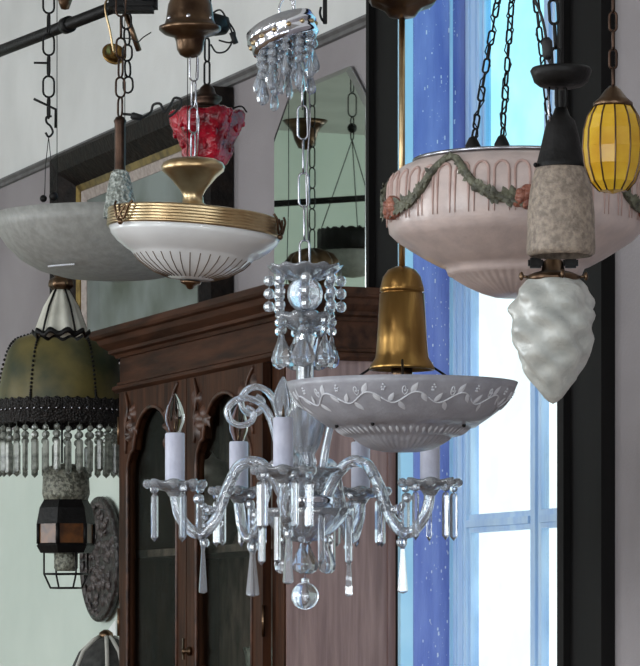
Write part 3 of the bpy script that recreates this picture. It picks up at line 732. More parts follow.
# ------------------------------------------------------------------ brass ring bowl
def ring_bowl():
    L = Lamp('ceiling_bowl_lamp', 'white opal bowl lamp with ribbed brass band hanging left of the chandelier', 195, 283, 5.8)
    k = L.k; z = L.z; t = L.t
    tilt = Matrix.Translation((0,0,z(225))) @ Matrix.Rotation(math.radians(4.4),4,'Y') @ Matrix.Translation((0,0,-z(225)))
    O = L.prof([(0,281),(20,279.5),(38,274),(52,265.5),(60,257.5),(62,255.5),(66,253.5),(76,246.5),(83,239.5),(86,233)])
    mb = MB(); mb.lathe(shell(O, .004), 96, mx=tilt)
    bowl = mb.build('bowl', 'opal', t)
    mb = MB()
    for q in range(36):
        a = 2*PI*q/36
        pts = [tilt @ Vector(((r+.1)*k*cos(a), (r+.1)*k*sin(a), z(v+.1))) for (r, v) in ((24,278.6),(38,274),(52,265.5),(58.5,259))]
        mb.tube(pts, .0008, 5)
    mb.build('rib_lines', 'opal_rib', bowl)
    prof = []
    for i in range(6):
        v = 233-3.0*i; prof += [(87.2*k, z(v)), (88.0*k, z(v-1.0)), (88.0*k, z(v-2.2)), (87.2*k, z(v-3.0))]
    prof = [(83*k, z(234))] + prof + [(84*k, z(214)), (83*k,z(215))]
    prof = prof + [(83*k, z(234))]
    MB().lathe(prof, 96, mx=tilt, cap=False).build('brass_band', 'brass', t)
    for a in (-2.45, -.35, 1.4):
        mb = MB(); c = Vector((89*k*cos(a), 89*k*sin(a), 0)); tx = Vector((-sin(a), cos(a), 0)); ou = Vector((cos(a), sin(a), 0))
        for s in (-1, 1):
            pts = [c+tx*s*(14*k)+Vector((0,0,z(213))), c+tx*s*(11*k)+ou*3*k+Vector((0,0,z(219))), c+tx*s*(5*k)+ou*3*k+Vector((0,0,z(231))), c+tx*s*(0*k)+ou*4*k+Vector((0,0,z(226))), c+tx*s*(-5*k)+ou*2*k+Vector((0,0,z(217)))]
            mb.tube(spline(pts,5), .0022, 7, mx=tilt)
        mb.ball(c+ou*3*k+Vector((0,0,z(234))), 3*k, 8, 6, mx=tilt)
        mb.build('band_clip', 'brass_d', t)
    mb = MB().lathe(L.prof([(0,290),(3,289),(5,286),(10,284),(11,281.5),(0,281)]), 24, mx=tilt); mb.build('bottom_finial', 'brass_d', t)
    c = MB().lathe(L.prof([(0,210),(15,210),(15,206),(11,203),(10,196),(13,190),(24,177),(31,171),(32,167),(30,163),(24,160),(12,158),(0,158)]), 48, mx=Matrix.Translation((-2*k,0,0)))
    c.build('cone_holder', 'brass', t)
    for a in (0.3, 2.4, 4.5):
        MB().tube([(-2*k+10*k*cos(a), 10*k*sin(a), z(208)), tilt @ Vector((84*k*cos(a), 84*k*sin(a), z(218)))], .002, 6).build('spoke','brass_d',t)
    mb = MB(); chain(mb, (-2*k,0,z(159)), (-1*k,0,z(55)), 26*k, 11*k, .0017, 7, twist=.5)
    mb.tube([(2*k,0,z(159)),(4*k,.004,z(120)),(0,.004,z(90)),(2*k,0,z(56))], .001, 6)
    mb.build('chain', 'nickel', t)
    cup = MB().lathe(L.prof([(0,58),(5,57.5),(10,55),(13,50),(14,42),(16,37),(26,34),(31,30),(31,27),(26,25.5),(24,20),(22,5),(17,-6),(8,-12),(0,-13)]), 40, mx=Matrix.Translation((-5*k,0,0)))
    cup.build('ceiling_cup', 'brass_d', t)
    mb = MB()
    for a in (-2.6,-1.6,-.5,.6): mb.ball(((-5+23*cos(a))*k, 23*k*sin(a), z(20)), 2.6*k, 8, 6)
    mb.build('cup_studs', 'nickel', t)
    mb = MB(); chain(mb, (-5*k,0,z(-12)), (-5*k,0,L.top()), 26*k, 11*k, .0017, 6); mb.build('upper_chain', 'bronze', t)
ring_bowl()

# ------------------------------------------------------------------ hanging rack rod at upper left
def rack():
    c = at(75, 22, 7.3)
    t = thing('hanging_rack', 'black iron rod rack hung from the ceiling at upper left', 'rack', c)
    dv = Vector((-.47,.88,0)).normalized()
    MB().tube([dv*1.2, dv*-.62], .013, 12).build('rod', 'black', t)
    for s in (1.1, -.55):
        MB().tube([dv*s, dv*s+Vector((0,0,CEIL-c.z))], .006, 8).build('drop_rod', 'black', t)
    k = 7.3/F
    for s in (.04, -.26, -.30):
        mb = MB(); p = dv*s
        mb.lathe([(.014,-.012),(.018,-.012),(.018,.012),(.014,.012)], 20, mx=Matrix.Translation(p) @ dv.to_track_quat('Z','Y').to_matrix().to_4x4(), cap=False)
        mb.build('collar', 'black', t)
    mb = MB().box(-.06,.04,-.03,.03,-.03,.05,mx=Matrix.Translation(dv*-.32),bev=.008); mb.build('clamp', 'black', t)
    return c, dv
RC, RD = rack()
def on_rod(s): return RC+RD*s

# brass dish hooked on the rack
def brass_dish():
    p = on_rod(-.20)
    t = thing('brass_dish', 'small polished brass dish tilted and hooked under the black rack rod', 'dish', p+Vector((0,0,-.1)))
    Rm = Matrix.Rotation(math.radians(35),4,'Y') @ Matrix.Rotation(math.radians(60),4,'X')
    MB().lathe([(0,-.012),(.014,-.010),(.024,-.002),(.026,.004),(.023,.004),(.013,-.006),(0,-.008)], 28, mx=Matrix.Diagonal((1,1.5,1,1)) @ Rm).build('dish', 'gold', t)
    MB().tube(spline([(0,0,.0),(-.008,-.006,.05),(-.0172,-.0092,.09),(-.0148,-.0079,.112),(0,0,.1195),(.0148,.0079,.112),(.0172,.0092,.096)],6), .0025, 7).build('hook', 'brass', t)
    MB().tube([(.02,-.04,.10),(.055,-.05,.0)], .006, 8).build('strap', 'brass_d', t)
brass_dish()

# ------------------------------------------------------------------ grey bowl behind, on three chains
def grey_bowl():
    L = Lamp('glass_bowl_pendant', 'plain satin grey glass bowl lamp on chains behind the brass banded bowl', 113, 279, 7.3)
    k = L.k; z = L.z; t = L.t
    O = L.prof([(0,279),(30,278.5),(52,276),(74,270),(92,260),(106,247),(116,232),(121,217)])
    bowl = MB().lathe(shell(O, .005), 96).build('bowl', 'greyglass', t)
    mb = MB()
    for q in range(40):
        a = -2.42+.42*q/40; mb.ball((80*k*cos(a), 80*k*sin(a), z(272)), (.6+.5*(q%3==0))*k, 6, 4)
    mb.build('etched_dots', 'frost_w', bowl)
    cs = []
    for (u, v1, a) in ((57, 217, 0), (118, 217, 0), (191, 217, 0)):
        x = (u-113)*k; y = -math.sqrt(max(0,(119*k)**2-x*x)) if u != 118 else math.sqrt((119*k)**2-x*x)
        topz = L.top()
        if u == 57:
            # on the rod: wire, hook, chain
            x0 = x
            mb = MB(); mb.tube([(x-4*k,y,z(215)),(x-3*k,y,z(180)),(x,y,z(152))], .0009, 5); mb.tube([(x+5*k,y,z(217)),(x+3*k,y,z(182)),(x,y,z(152))], .0009, 5)
            mb.build('wire', 'black', t)
            mb = MB(); mb.ball((x-5*k,y-.002,z(212)), 3.6*k, 10, 8); mb.ball((x+5*k,y-.002,z(210)), 4.6*k, 10, 8); mb.build('wire_ball','black',t)
            mb = MB(); mb.tube(spline([(x-3*k,y,z(148)),(x,y,z(152)),(x+4*k,y,z(148)),(x+2*k,y,z(142)),(x-2*k,y,z(138)),(x-2*k,y,z(133)),(x+3*k,y,z(132))],5), .0024, 7); mb.build('hook','black',t)
            mb = MB(); chain(mb, (x,y,z(134)), (x,y,topz), 23*k, 13*k, .0023, 7, twist=.25); mb.build('chain','black',t)
            mb = MB(); mb.tube([(x-14*k,y-.01,z(116)),(x+7*k,y-.01,z(126)),(x+7*k,y-.01,z(144))], .0028, 7); mb.build('bracket_bar','black',t); MB().tube([(x-14*k,y-.01,z(81)),(x-1*k,y-.006,z(81))], .0024, 7).build('bracket_bar','black',t)
        else:
            MB().tube([(x,y,z(217)), (x,y,topz)], .0009, 5).build('wire','black',t)
grey_bowl()

# ------------------------------------------------------------------ hammered glass cone pendant
def cone_pendant():
    L = Lamp('cone_pendant', 'small hammered clear glass cone shade on a dark tube and chain', 120, 218, 6.6)
    k = L.k; z = L.z; t = L.t
    O = L.prof([(17,218),(15.5,204),(12,185),(9,173),(6,170)])
    MB().lathe(O + [(r-.002, zz) for (r, zz) in O[::-1]] , 40, cap=False).build('shade', 'textured', t)
    MB().lathe(L.prof([(0,176),(5,176),(6,172),(5.5,168),(5.5,124),(6.5,121),(4,117),(0,116)]), 20).build('tube', 'bronze', t)
    mb = MB(); chain(mb, (0,0,z(117)), (1*k,0,z(38)), 23*k, 12*k, .0022, 7, twist=.5); chain(mb, (1*k,0,z(38)), (1*k,0,L.top()), 24*k, 12*k, .0022, 6)
    mb.build('chain', 'bronze', t)
    mb = MB(); chain(mb, (8*k,0.01,z(92)), (6*k,0.01,z(12)), 19*k, 13*k, .0021, 7, twist=1.1); mb.tube(spline([(6*k,.01,z(12)),(4*k,.005,z(2)),(1*k,0,z(-6))],4), .002, 6); mb.build('spare_chain', 'black', t)
    MB().tube(spline([(3*k,0,z(38)),(12*k,-.01,z(40)),(18*k,-.02,z(44)),(24*k,-.03,z(40)),(32*k,-.03,z(35))],5), .0012, 6).build('loose_wire','black',t)
    # coiled flex with an inline plug
    mb = MB(); mb.tube(spline([(3*k,.0,z(114)),(12*k,0,z(115)),(20*k,.0,z(118)),(30*k,.01,z(112)),(33*k,.012,z(104)),(40*k,.012,z(103)),(44*k,.012,z(111)),(50*k,.015,z(104)),(54*k,.015,z(97)),(60*k,.015,z(98)),(60*k,.015,z(104)),(54*k,.012,z(112)),(48*k,.012,z(116))],6), .0026, 8)
    fx = mb.build('flex', 'cable', t)
    MB().tube([(11*k,-.001,z(115.5)),(13*k,-.001,z(116)),(22*k,-.001,z(118))], [.0055,.0075,.006], 10).build('inline_plug', 'cable', fx)
cone_pendant()

# ------------------------------------------------------------------ ruby shade
def ruby():
    L = Lamp('ruby_pendant', 'ruby red moulded glass shade hanging behind the brass chain', 207, 171, 7.2)
    k = L.k; z = L.z; t = L.t
    O = L.prof([(0,171),(12,170),(20,164),(24,155),(24,147),(30,135),(35,124),(36,116),(34,112),(28,111)])
    def fn(a, i, r, zz): return r*(1+(.07 if i > 2 else .03)*cos(6*a+.4)), zz+(.003*cos(6*a+.4) if i > 6 else 0)
    mb = MB().lathe(shell(O, .003), 96, fn); rd = random.Random(5)
    for q in range(46):
        a = rd.uniform(0, 2*PI); j = rd.randrange(3, 7); (r0,z0),(r1,z1) = O[j],O[j+1]; f = rd.random(); r = r0+(r1-r0)*f; zz = z0+(z1-z0)*f
        r *= 1+.06*cos(6*a+.4)
        mb.ball((r*cos(a), r*sin(a), zz), rd.uniform(2.2,4.6)*k, 8, 6, sc=(.6,.6,1.1))
    mb.build('shade', 'ruby', t)
    MB().lathe(L.prof([(0,116),(27,114),(28,111),(24,109),(14,107),(12,103),(15,100),(15,97),(9,94),(7,88),(3,84),(0,84)]), 40, lambda a,i,r,zz:(r*(1+(.06*cos(12*a) if 1<=i<=3 else 0)),zz)).build('gallery', 'bronze', t)
    mb = MB(); chain(mb, (0,0,z(85)), (0,0,z(38)), 26*k, 9*k, .0024, 7, twist=.9); chain(mb, (0,0,z(38)), (0,0,L.top()), 24*k, 9*k, .0022, 6); mb.build('chain', 'black', t)
    MB().lathe(L.prof([(0,34),(18,33),(22,27),(20,18),(8,14),(0,13)]), 32, mx=Matrix.Translation((2*k,0,0))).build('ceiling_plate', 'black', t)
    mb = MB()
    mb.tube(spline([(4*k,0,z(14)),(14*k,-.02,z(12)),(22*k,-.02,z(26)),(26*k,-.02,z(40)),(20*k,-.02,z(52)),(10*k,-.02,z(54)),(4*k,-.02,z(46))],6), .002, 7)
    mb.tube(spline([(2*k,0,z(18)),(18*k,-.01,z(20)),(28*k,-.015,z(34)),(24*k,-.02,z(44)),(12*k,-.02,z(42))],6), .002, 7)
    mb.build('loose_flex', 'cable', t)
    MB().tube([(25*k,-.018,z(34)),(29*k,-.018,z(45))], .006, 8).build('flex_plug', 'cable', t)
    MB().tube(spline([(22*k,0,z(110)),(34*k,-.01,z(107)),(40*k,-.01,z(113))],5), .002, 6).build('gallery_wire','black',t)
ruby()

# ------------------------------------------------------------------ pink garland bowl
def pink_bowl():
    L = Lamp('garland_bowl_pendant', 'large pale pink glass bowl lamp with green rose garlands hanging before the window', 515, 298, 5.4)
    k = L.k; z = L.z; t = L.t
    O = L.prof([(0,298),(20,297),(33,293),(48,286),(58,280),(62,277),(67,275),(68,272),(70,268),(76,266),(90,258.5),(104,250),(118,241),(126,233),(126.5,228),(128,224),(128.3,214),(128,200),(127,186),(123,177),(116,170),(106,166),(98,163)])
    O2 = [O[i] for i in range(len(O))]
    bowl = MB().lathe(shell(O, .005), 240, lambda a,i,r,zz: (r*(1+(.016*cos(48*a) if 1 <= i <= 5 else 0)), zz)).build('bowl', 'pink', t)
    # arched raised flutes
    mb = MB()
    NF = 40
    def wallr(v):
        W_ = [(128.3,214),(128,200),(127,186),(123,177),(116,170)]
        for (r0,v0),(r1,v1) in zip(W_, W_[1:]):
            if v1 <= v <= v0: return r0+(r1-r0)*(v-v0)/(v1-v0)
        return 128.3
    for q in range(NF):
        a = 2*PI*q/NF; hw = 2*PI/NF*.36; pts = []
        for j in range(6): pts.append((a-hw, 226-7*j))
        for j in range(7): g = PI-PI*j/6; pts.append((a+hw*cos(g), 186-9*sin(g)))
        for j in range(6): pts.append((a+hw, 191+7*j))
        mb.tube([((wallr(v)+.2)*k*cos(x), (wallr(v)+.2)*k*sin(x), z(v)) for (x, v) in pts], [1.5*k*min(1,.3+.2*min(j,len(pts)-1-j)) for j in range(len(pts))], 6)
    mb.build('arched_flutes', 'pink_in', bowl)
    # swags and roses
    def surf(th, v, out=1.0):
        r = 128
        if v < 186: r = 127-(186-v)*.55
        return Vector(((r+out)*k*cos(th), (r+out)*k*sin(th), z(v)))
    for q in range(5):
        th0 = -PI/2+math.radians(1.8)+2*PI*q/5
        mb = MB(); rd = random.Random(q)
        pts = []; n = 26
        for j in range(n+1):
            f = j/n; th = th0 - 2*PI/5*f
            v = 212-42*math.exp(-((f-.5)/.17)**2) + 6*sin(PI*2*abs(f-.5))*0
            if abs(f-.5) > .3: v += 2
            pts.append(surf(th, v, 2))
        mb.tube(pts, [ (3.6+2.2*abs(i/n-.5)*2)*k for i in range(n+1)], 8)
        for j in range(1, n):
            p = pts[j]
            w = .6+1.1*abs(j/n-.5)*2
            for g in range(4):
                th = math.atan2(p.y, p.x); Nn = Vector((cos(th), sin(th), 0)); ang = rd.uniform(0, 2*PI)
                X = (Vector((-sin(th), cos(th), 0))*cos(ang)+Vector((0,0,1))*sin(ang)+Nn*.35).normalized(); Yv = Nn.cross(X).normalized(); N2 = X.cross(Yv)
                pp = p+Nn*2*k
                Mx = Matrix(((X.x,Yv.x,N2.x,pp.x),(X.y,Yv.y,N2.y,pp.y),(X.z,Yv.z,N2.z,pp.z),(0,0,0,1)))
                mb.leaf(Mx, rd.uniform(6,9)*k*w, 2.6*k*w, 1.5*k)
        mb.build('garland', 'garland', bowl)
        mb = MB()
        for g, (du, dv, rr) in enumerate(((-5,0,6.5),(5,-2,7),(0,6,5.5),(8,5,5),(-9,5,4.6),(0,-6,5))):
            p = surf(th0+du/128, 213+dv, 3)
            rr *= 1.2; mb.ball(p, rr*k, 10, 8)
            for j in range(3):
                aa = j*2.1+g; mb.ball(p+Vector((cos(th0),sin(th0),0))*rr*.5*k+Vector((-sin(th0)*cos(aa),cos(th0)*cos(aa),sin(aa)))*rr*.55*k, rr*.5*k, 8, 6)
        mb.build('rose_cluster', 'rose', bowl)
    # rim hooks, three chains rising to a ring
    apex = Vector(((521-515)*k, 0, z(-134)))
    for (u, y, v1) in ((470, -.10, 152), (498, -.115, 152), (560, .12, 160)):
        b = Vector(((u-515)*k, y, z(v1)))
        mb = MB(); chain(mb, b, apex, 17*k, 8*k, .0018, 6, jitter=.6, twist=.3)
        pts = [b.lerp(apex, j/40)+Vector((4*k*sin(j*1.3), 3*k*cos(j*1.3), 0)) for j in range(40)]; mb.tube(pts, .0011, 5)
        mb.build('chain', 'black', t)
        MB().lathe([(0,.012),(.006,.008),(.012,-.004),(.012,-.03),(0,-.03)], 16, mx=Matrix.Translation(b)).build('chain_boss', 'black', t)
    mb = MB(); rr = 100*k
    mb.lathe([(rr,z(163)),(rr+.004,z(163)),(rr+.004,z(160)),(rr-.004,z(160)),(rr-.004,z(163)),(rr,z(163))], 72, cap=False); mb.build('rim_ring', 'nickel', t)
    for a in (-1.98, -1.5, .6):
        pass
    MB().lathe([(0,-.03),(.02,-.02),(.03,.02),(.012,.05),(0,.06)], 24, mx=Matrix.Translation(apex)).build('apex_knob', 'black', t)
    MB().tube([apex, Vector((apex.x,0,L.top()))], .004, 8).build('rod', 'black', t)
pink_bowl()

# ------------------------------------------------------------------ frosted drum pendant and flame pendant
def drum():
    L = Lamp('drum_pendant', 'mottled beige frosted glass shade under a black iron bell on a chain', 561, 256, 4.9)
    k = L.k; z = L.z; t = L.t
    O = L.prof([(31,256),(34,254),(34.5,248),(34,235),(33.5,212),(31,190),(27,172),(24,165)])
    MB().lathe(O+[(r-.003, zz) for (r, zz) in O[::-1]], 64, cap=False).build('shade', 'beige', t)
    MB().lathe(L.prof([(0,172),(25,170),(26,166),(24,162),(21,150),(17,132),(14,121),(9,116),(6,108),(0,107)]), 40).build('bell_gallery', 'black', t)
    mb = MB()
    for a in (-2.7,-.6,1.5): mb.tube([(22*k*cos(a),22*k*sin(a),z(166)),(29*k*cos(a),29*k*sin(a),z(166.5))], .0022, 8); mb.ball((29*k*cos(a),29*k*sin(a),z(166.5)), 2.4*k, 8, 6)
    mb.build('thumb_screws', 'black', t)
    mb = MB(); chain(mb, (0,0,z(109)), (0,0,z(86)), 22*k, 13*k, .0024, 7, twist=PI/2); 
    chain(mb, (-4*k,0,z(72)), (-8*k,0,z(0)), 26*k, 12*k, .0024, 7, twist=PI/2); chain(mb, (-8*k,0,z(0)), (-8*k,0,L.top()), 26*k, 12*k, .0024, 6); mb.build('chain', 'black', t)
    mb = MB(); mb.tube([(-12*k,-.01,z(86)),(-13*k,-.012,z(112)),(-10*k,-.01,z(130))], .0016, 6); mb.build('loose_wire','nickel',t)
    MB().lathe(L.prof([(0,88),(14,88),(22,86),(27,82),(29,76),(31,71),(29,68),(10,70),(0,70)]), 48).build('ceiling_cup', 'black', t)
    mb = MB(); mb.tube(spline([(-9*k,-.02,z(70)),(-14*k,-.02,z(60)),(-16*k,-.02,z(40)),(-20*k,-.02,z(20)),(-27*k,-.02,z(2)),(-34*k,-.02,z(-20))],6), .0022, 7); fx = mb.build('flex','cable',t)
    MB().tube([(-14.5*k,-.02,z(62)),(-14*k,-.02,z(58)),(-15*k,-.02,z(44)),(-15.5*k,-.02,z(40))], [.004,.008,.008,.004], 10).build('inline_switch','cable',fx)
drum()
def flame():
    L = Lamp('flame_pendant', 'frosted twisted flame shaped glass shade in a brass gallery with thumb screws', 553, 404, 5.02)
    k = L.k; z = L.z; t = L.t
    pr = [(0,404),(4,402),(9,398),(15,390),(22,380),(28,368),(34,356),(38,342),(40,328),(40,312),(37,298),(32,287),(27,281),(24,278)]
    fine = []
    for (r0,v0),(r1,v1) in zip(pr, pr[1:]):
        for j in range(4): fine.append((r0+(r1-r0)*j/4, v0+(v1-v0)*j/4))
    fine.append(pr[-1])
    def fn(a, i, r, zz):
        v = fine[i][1]; q = (404-v)
        lob = .13*abs(cos(2.5*(a+q*.022)))-.06 + .08*sin(4*a-q*.09)*sin(q*.10+1) + .045*sin(7*a+q*.17) + .03*sin(3*a+q*.31)
        w = min(1, q/25.)*min(1,(v-276)/12.)
        return r*(1+lob*w), zz
    MB().lathe(shell([(r*k, z(v)) for (r,v) in fine], .0025), 120, fn if False else (lambda a,i,r,zz: fn(a, i if i < len(fine) else 2*len(fine)-1-i, r, zz))).build('shade', 'flame', t)
    MB().lathe(L.prof([(0,284),(24,284),(27,280),(27,276),(20,273),(12,271),(10,262),(7,258),(0,257)]), 40).build('gallery', 'brass_d', t)
    for a in (-2.9,-1.35,-.2,1.5):
        mb = MB(); mb.tube([(24*k*cos(a),24*k*sin(a),z(278)),(33*k*cos(a),33*k*sin(a),z(277))], .002, 8); mb.ball((33*k*cos(a),33*k*sin(a),z(277)), 1, 10, 8, sc=(2.4*k,2.4*k,4.5*k)); mb.build('thumb_screw','brass_d',t)
    for s in (-1,1):
        MB().box(min(s*10,s*25)*k, max(s*10,s*25)*k, -.008,.008, z(268), z(258), bev=.003).build('socket_wing','black',t)
    MB().tube([(0,0,z(260)),(4*k,0,z(240)),(8*k,0,z(150)),(8*k,0,L.top())], .0035, 8).build('stem','black',t)
flame()
def amber():
    L = Lamp('amber_lantern', 'amber yellow faceted glass lantern at the far right edge beside the drum shade', 613, 194, 4.6, 'lantern')
    k = L.k; z = L.z; t = L.t
    MB().lathe(shell(L.prof([(0,194),(14,191),(22,182),(28,165),(30,148),(29,130),(25,116),(19,106)]),.003), 12, smooth=False).build('shade','amber',t)
    mb = MB()
    for q in range(12):
        a = 2*PI*q/12; mb.tube([((r+.3)*k*cos(a),(r+.3)*k*sin(a),z(v)) for (r,v) in ((14,191),(22,182),(28,165),(30,148),(29,130),(25,116),(19,106))], .0012, 5)
    mb.build('lead_strips','brass_d',t)
    MB().lathe(L.prof([(0,108),(20,107),(20,103),(14,98),(8,90),(4,86),(0,86)]), 24).build('cap','brass_d',t)
    mb = MB(); chain(mb,(0,0,z(87)),(0,0,L.top()),22*k,10*k,.002,6); mb.build('chain','bronze',t)
amber()

# ------------------------------------------------------------------ lower-left cluster
def pleated():
    L = Lamp('pleated_shade_pendant', 'small pale pleated glass shade with dark ribs below the grey bowl', 61, 337, 8.4)
    k = L.k; z = L.z; t = L.t
    P_ = [(26,334),(23,324),(17,307),(10,294),(7,289)]
    fn = lambda a,i,r,zz: (r*(1+.05*cos(10*a)), zz+(.004*cos(10*a) if i in (0,9) else 0))
    O = L.prof(P_)
    MB().lathe(O+[(r-.003,zz) for (r,zz) in O[::-1]], 80, fn, cap=False).build('shade','fluted',t)
    mb = MB()
    for q in range(5):
        a = 2*PI*q/5-PI/2+.62; mb.tube([((r*1.06)*k*cos(a),(r*1.06)*k*sin(a),z(v)) for (r,v) in P_], .0028, 6)
    mb.lathe(L.prof([(26.5,337),(28.5,335),(27.5,331),(25.5,333),(26.5,337)]), 80, lambda a,i,r,zz:(r*(1+.05*cos(10*a)), zz+.005*cos(10*a)), cap=False)
    mb.build('ribs','black',t)
    MB().lathe(L.prof([(0,291),(8,290),(12,286),(11,280),(6,277),(9,270),(5,264),(2,258),(0,257)]), 24, lambda a,i,r,zz:(r*(1+.1*cos(6*a)),zz)).build('finial_cap','brass_d',t)
    MB().tube([(0,0,z(258)),(-4*k,0,z(200)),(-4*k,0,L.top())],.0011,5).build('wire','black',t)
pleated()
def fringe():
    L = Lamp('fringed_pendant', 'olive glass lamp with a dark bead lace band and hanging prism fringe', 62, 425, 8.95)
    k = L.k; z = L.z; t = L.t
    O = L.prof([(64,404),(63,394),(60,374),(54,352),(46,340),(30,334),(8,332)])
    sh = MB().lathe(O+[(r-.003,zz-.002) for (r,zz) in O[::-1]], 60, cap=False).build('shade','olive',t)
    for q in range(6):
        a = 2*PI*q/6-PI/2+.62; mb = MB()
        pts = [(((r+.6)*k)*cos(a),((r+.6)*k)*sin(a),z(v)) for (r,v) in [(64,404),(63,394),(60,374),(54,352),(46,340),(30,334)]]
        pts = spline(pts,5)
        for p in pts: mb.ball(p, 1.5*k, 6, 4)
        mb.build('beaded_rib','black',sh)
    bd = MB().lathe(L.prof([(62,402),(65,401),(66.5,410),(66,424),(64,426),(62,424),(62,402)]), 120, lambda a,i,r,zz:(r*(1+.012*cos(40*a)), zz+.003*cos(40*a))).build('lace_band','lace',t)
    mb = MB()
    for q in range(56):
        a = 2*PI*q/56; mb.ball((67.2*k*cos(a),67.2*k*sin(a),z(412)), 1.3*k, 6, 4)
    mb.build('band_beads','nickel',bd)
    pr = prism_mb(34*k, 8*k); bead_mb(pr,(0,0,4*k),4*k); bead_mb(pr,(0,0,11*k),3.4*k); pr.tube([(0,0,-.003),(0,0,18*k)],.0008,5)
    first = None
    rd = random.Random(2)
    for q in range(36):
        a = 2*PI*q/36; loc = (64*k*cos(a),64*k*sin(a),z(441+rd.uniform(-1,3))); rot = (0,0,rd.uniform(0,3))
        if first is None: first = pr.build('prism','smoke',bd,loc=loc,rot=rot)
        else: copy(first, bd, loc, rot)
    MB().lathe(L.prof([(0,334),(10,333),(10,329),(4,325),(0,324)]), 20).build('cap','black',t)
    MB().tube([(0,0,z(326)),(-5*k,0,z(190)),(-5*k,0,L.top())],.0012,5).build('wire','black',t)
    MB().tube([(0,0,z(332)),(0,0,z(463))],.003,6).build('inner_rod','black',t)
fringe()
def lantern():
    L = Lamp('lantern', 'black iron lantern with amber panes and a wire cage below the prism fringe', 68, 588, 8.95, 'lantern')
    k = L.k; z = L.z; t = L.t
    t.location = at(66,588,8.95)
    MB().lathe(L.prof([(0,500),(22,500),(24,494),(23,474),(19,467),(8,464),(0,463)]), 40).build('upper_glass','mottle',t)
    def hexring(mb, L_): mb.lathe(L_, 6, smooth=False, mx=Matrix.Rotation(.3,4,'Z'))
    mb = MB(); hexring(mb, L.prof([(0,499),(22,499),(27,508),(30,524),(27,524),(0,524)])); hexring(mb, L.prof([(0,553),(26,553),(30,546),(28,543),(0,543)]))
    for q in range(6):
        a = .3+2*PI*q/6; mb.tube([(28*k*cos(a),28*k*sin(a),z(524)),(28*k*cos(a),28*k*sin(a),z(544))], .006, 6)
    mb.build('body','black',t)
    for q in range(6):
        a = .3+2*PI*(q+.5)/6; c = Vector((23.6*k*cos(a),23.6*k*sin(a),z(534)))
        MB().box(-.002,.002,-13*k,13*k,-10*k,10*k,mx=Matrix.Rotation(a,4,'Z')).build('pane','amberpane',t,loc=c)
    MB().lathe(L.prof([(0,571),(10,571),(12,568),(12,553),(0,552)]), 24).build('lower_glass','mottle',t)
    mb = MB(); R0,R1 = 24,17
    for q in range(4):
        a = .5+2*PI*q/4; p0 = Vector((R0*k*cos(a),R0*k*sin(a),z(552))); p1 = Vector((R0*k*cos(a),R0*k*sin(a),z(574))); p2 = Vector((R1*k*cos(a),R1*k*sin(a),z(588)))
        a2 = .5+2*PI*(q+1)/4; q1 = Vector((R0*k*cos(a2),R0*k*sin(a2),z(574))); q2 = Vector((R1*k*cos(a2),R1*k*sin(a2),z(588)))
        mb.tube([p0,p1,p2],.0028,6); mb.tube([p1,q1],.0028,6); mb.tube([p2,q2],.0028,6)
    mb.build('wire_cage','black',t)
lantern()
def carved_tray():
    c = MW @ Vector((-2.20, 0, 1.5+(HV-560)/F*9.75))
    t = thing('carved_tray', 'round dark carved wooden tray hung on the wall left of the cabinet', 'tray')
    t.matrix_world = Matrix.Translation(c) @ Matrix.Rotation(ANG,4,'Z') @ Matrix.Rotation(PI/2,4,'X')
    R = .178
    MB().lathe([(0,.004),(R*.9,.004),(R,.018),(R*1.0,.03),(R*.93,.034),(R*.84,.022),(R*.6,.018),(0,.024)], 64).build('disc','tray',t)
    mb = MB(); rd = random.Random(9)
    for q in range(90):
        a = rd.uniform(0,2*PI); r = R*.82*math.sqrt(rd.random()); l = rd.uniform(.025,.05)
        mb.leaf(Matrix.Translation((r*cos(a),r*sin(a),.021)) @ Matrix.Rotation(rd.uniform(0,6.3),4,'Z'), l, l*.25, .009)
    mb.build('leaf_carving','tray_hi',t); mb = MB()
    for q in range(28):
        a = 2*PI*q/28; mb.leaf(Matrix.Translation((R*.86*cos(a),R*.86*sin(a),.028)) @ Matrix.Rotation(a+1.35,4,'Z'), .046, .008, .008)
    mb.build('rim_carving','tray_hi',t)
carved_tray()
def floor_lamp():
    Y = 9.15; p = at(106, 637, Y)
    t = thing('floor_lamp', 'charcoal dome lampshade with pale stripe on a floor lamp at lower left', 'floor lamp', (p.x,Y,0))
    h = p.z; r = .118
    O = [(r,h-.22),(r*.98,h-.17),(r*.86,h-.1),(r*.62,h-.04),(r*.3,h-.008),(.02,h)]
    sh = MB().lathe(O+[(a-.003,b-.003) for (a,b) in O[::-1]], 48, cap=False).build('lamp_shade','darkcloth',t)
    mb = MB()
    for a in (-PI/2+.1,-PI/2+.55,-PI/2-.9,.4,1.6,2.7):
        mb.tube([((q+.002)*cos(a),(q+.002)*sin(a),b) for (q,b) in O], .006, 6)
    mb.build('pale_stripe','palecloth',sh)
    MB().lathe([(0,h-.03),(.012,h-.03),(.012,.03),(.02,.025),(.11,.02),(.12,.01),(.12,0),(0,0)], 32).build('stand','black',t)
    MB().lathe([(0,h-.008),(.022,h-.004),(.018,h+.012),(.006,h+.02),(0,h+.02)], 16).build('finial','brass_d',t)
floor_lamp()
o = MB().add([(-.05,-.002,-.05),(.06,-.002,-.05),(.06,-.002,.055),(-.0,-.002,.03),(-.05,-.002,.0),(-.05,-.006,-.05),(.06,-.006,-.05),(.06,-.006,.055),(0,-.006,.03),(-.05,-.006,.0)],
  [(0,1,2,3,4),(9,8,7,6,5),(0,5,6,1),(1,6,7,2),(2,7,8,3),(3,8,9,4),(4,9,5,0)],False).build('white_card','white')
o.matrix_world = MW @ Matrix.Translation((-2.16,-.004,1.475)); tag(o,'white card with a slanted top on the wall below the carved tray','card')

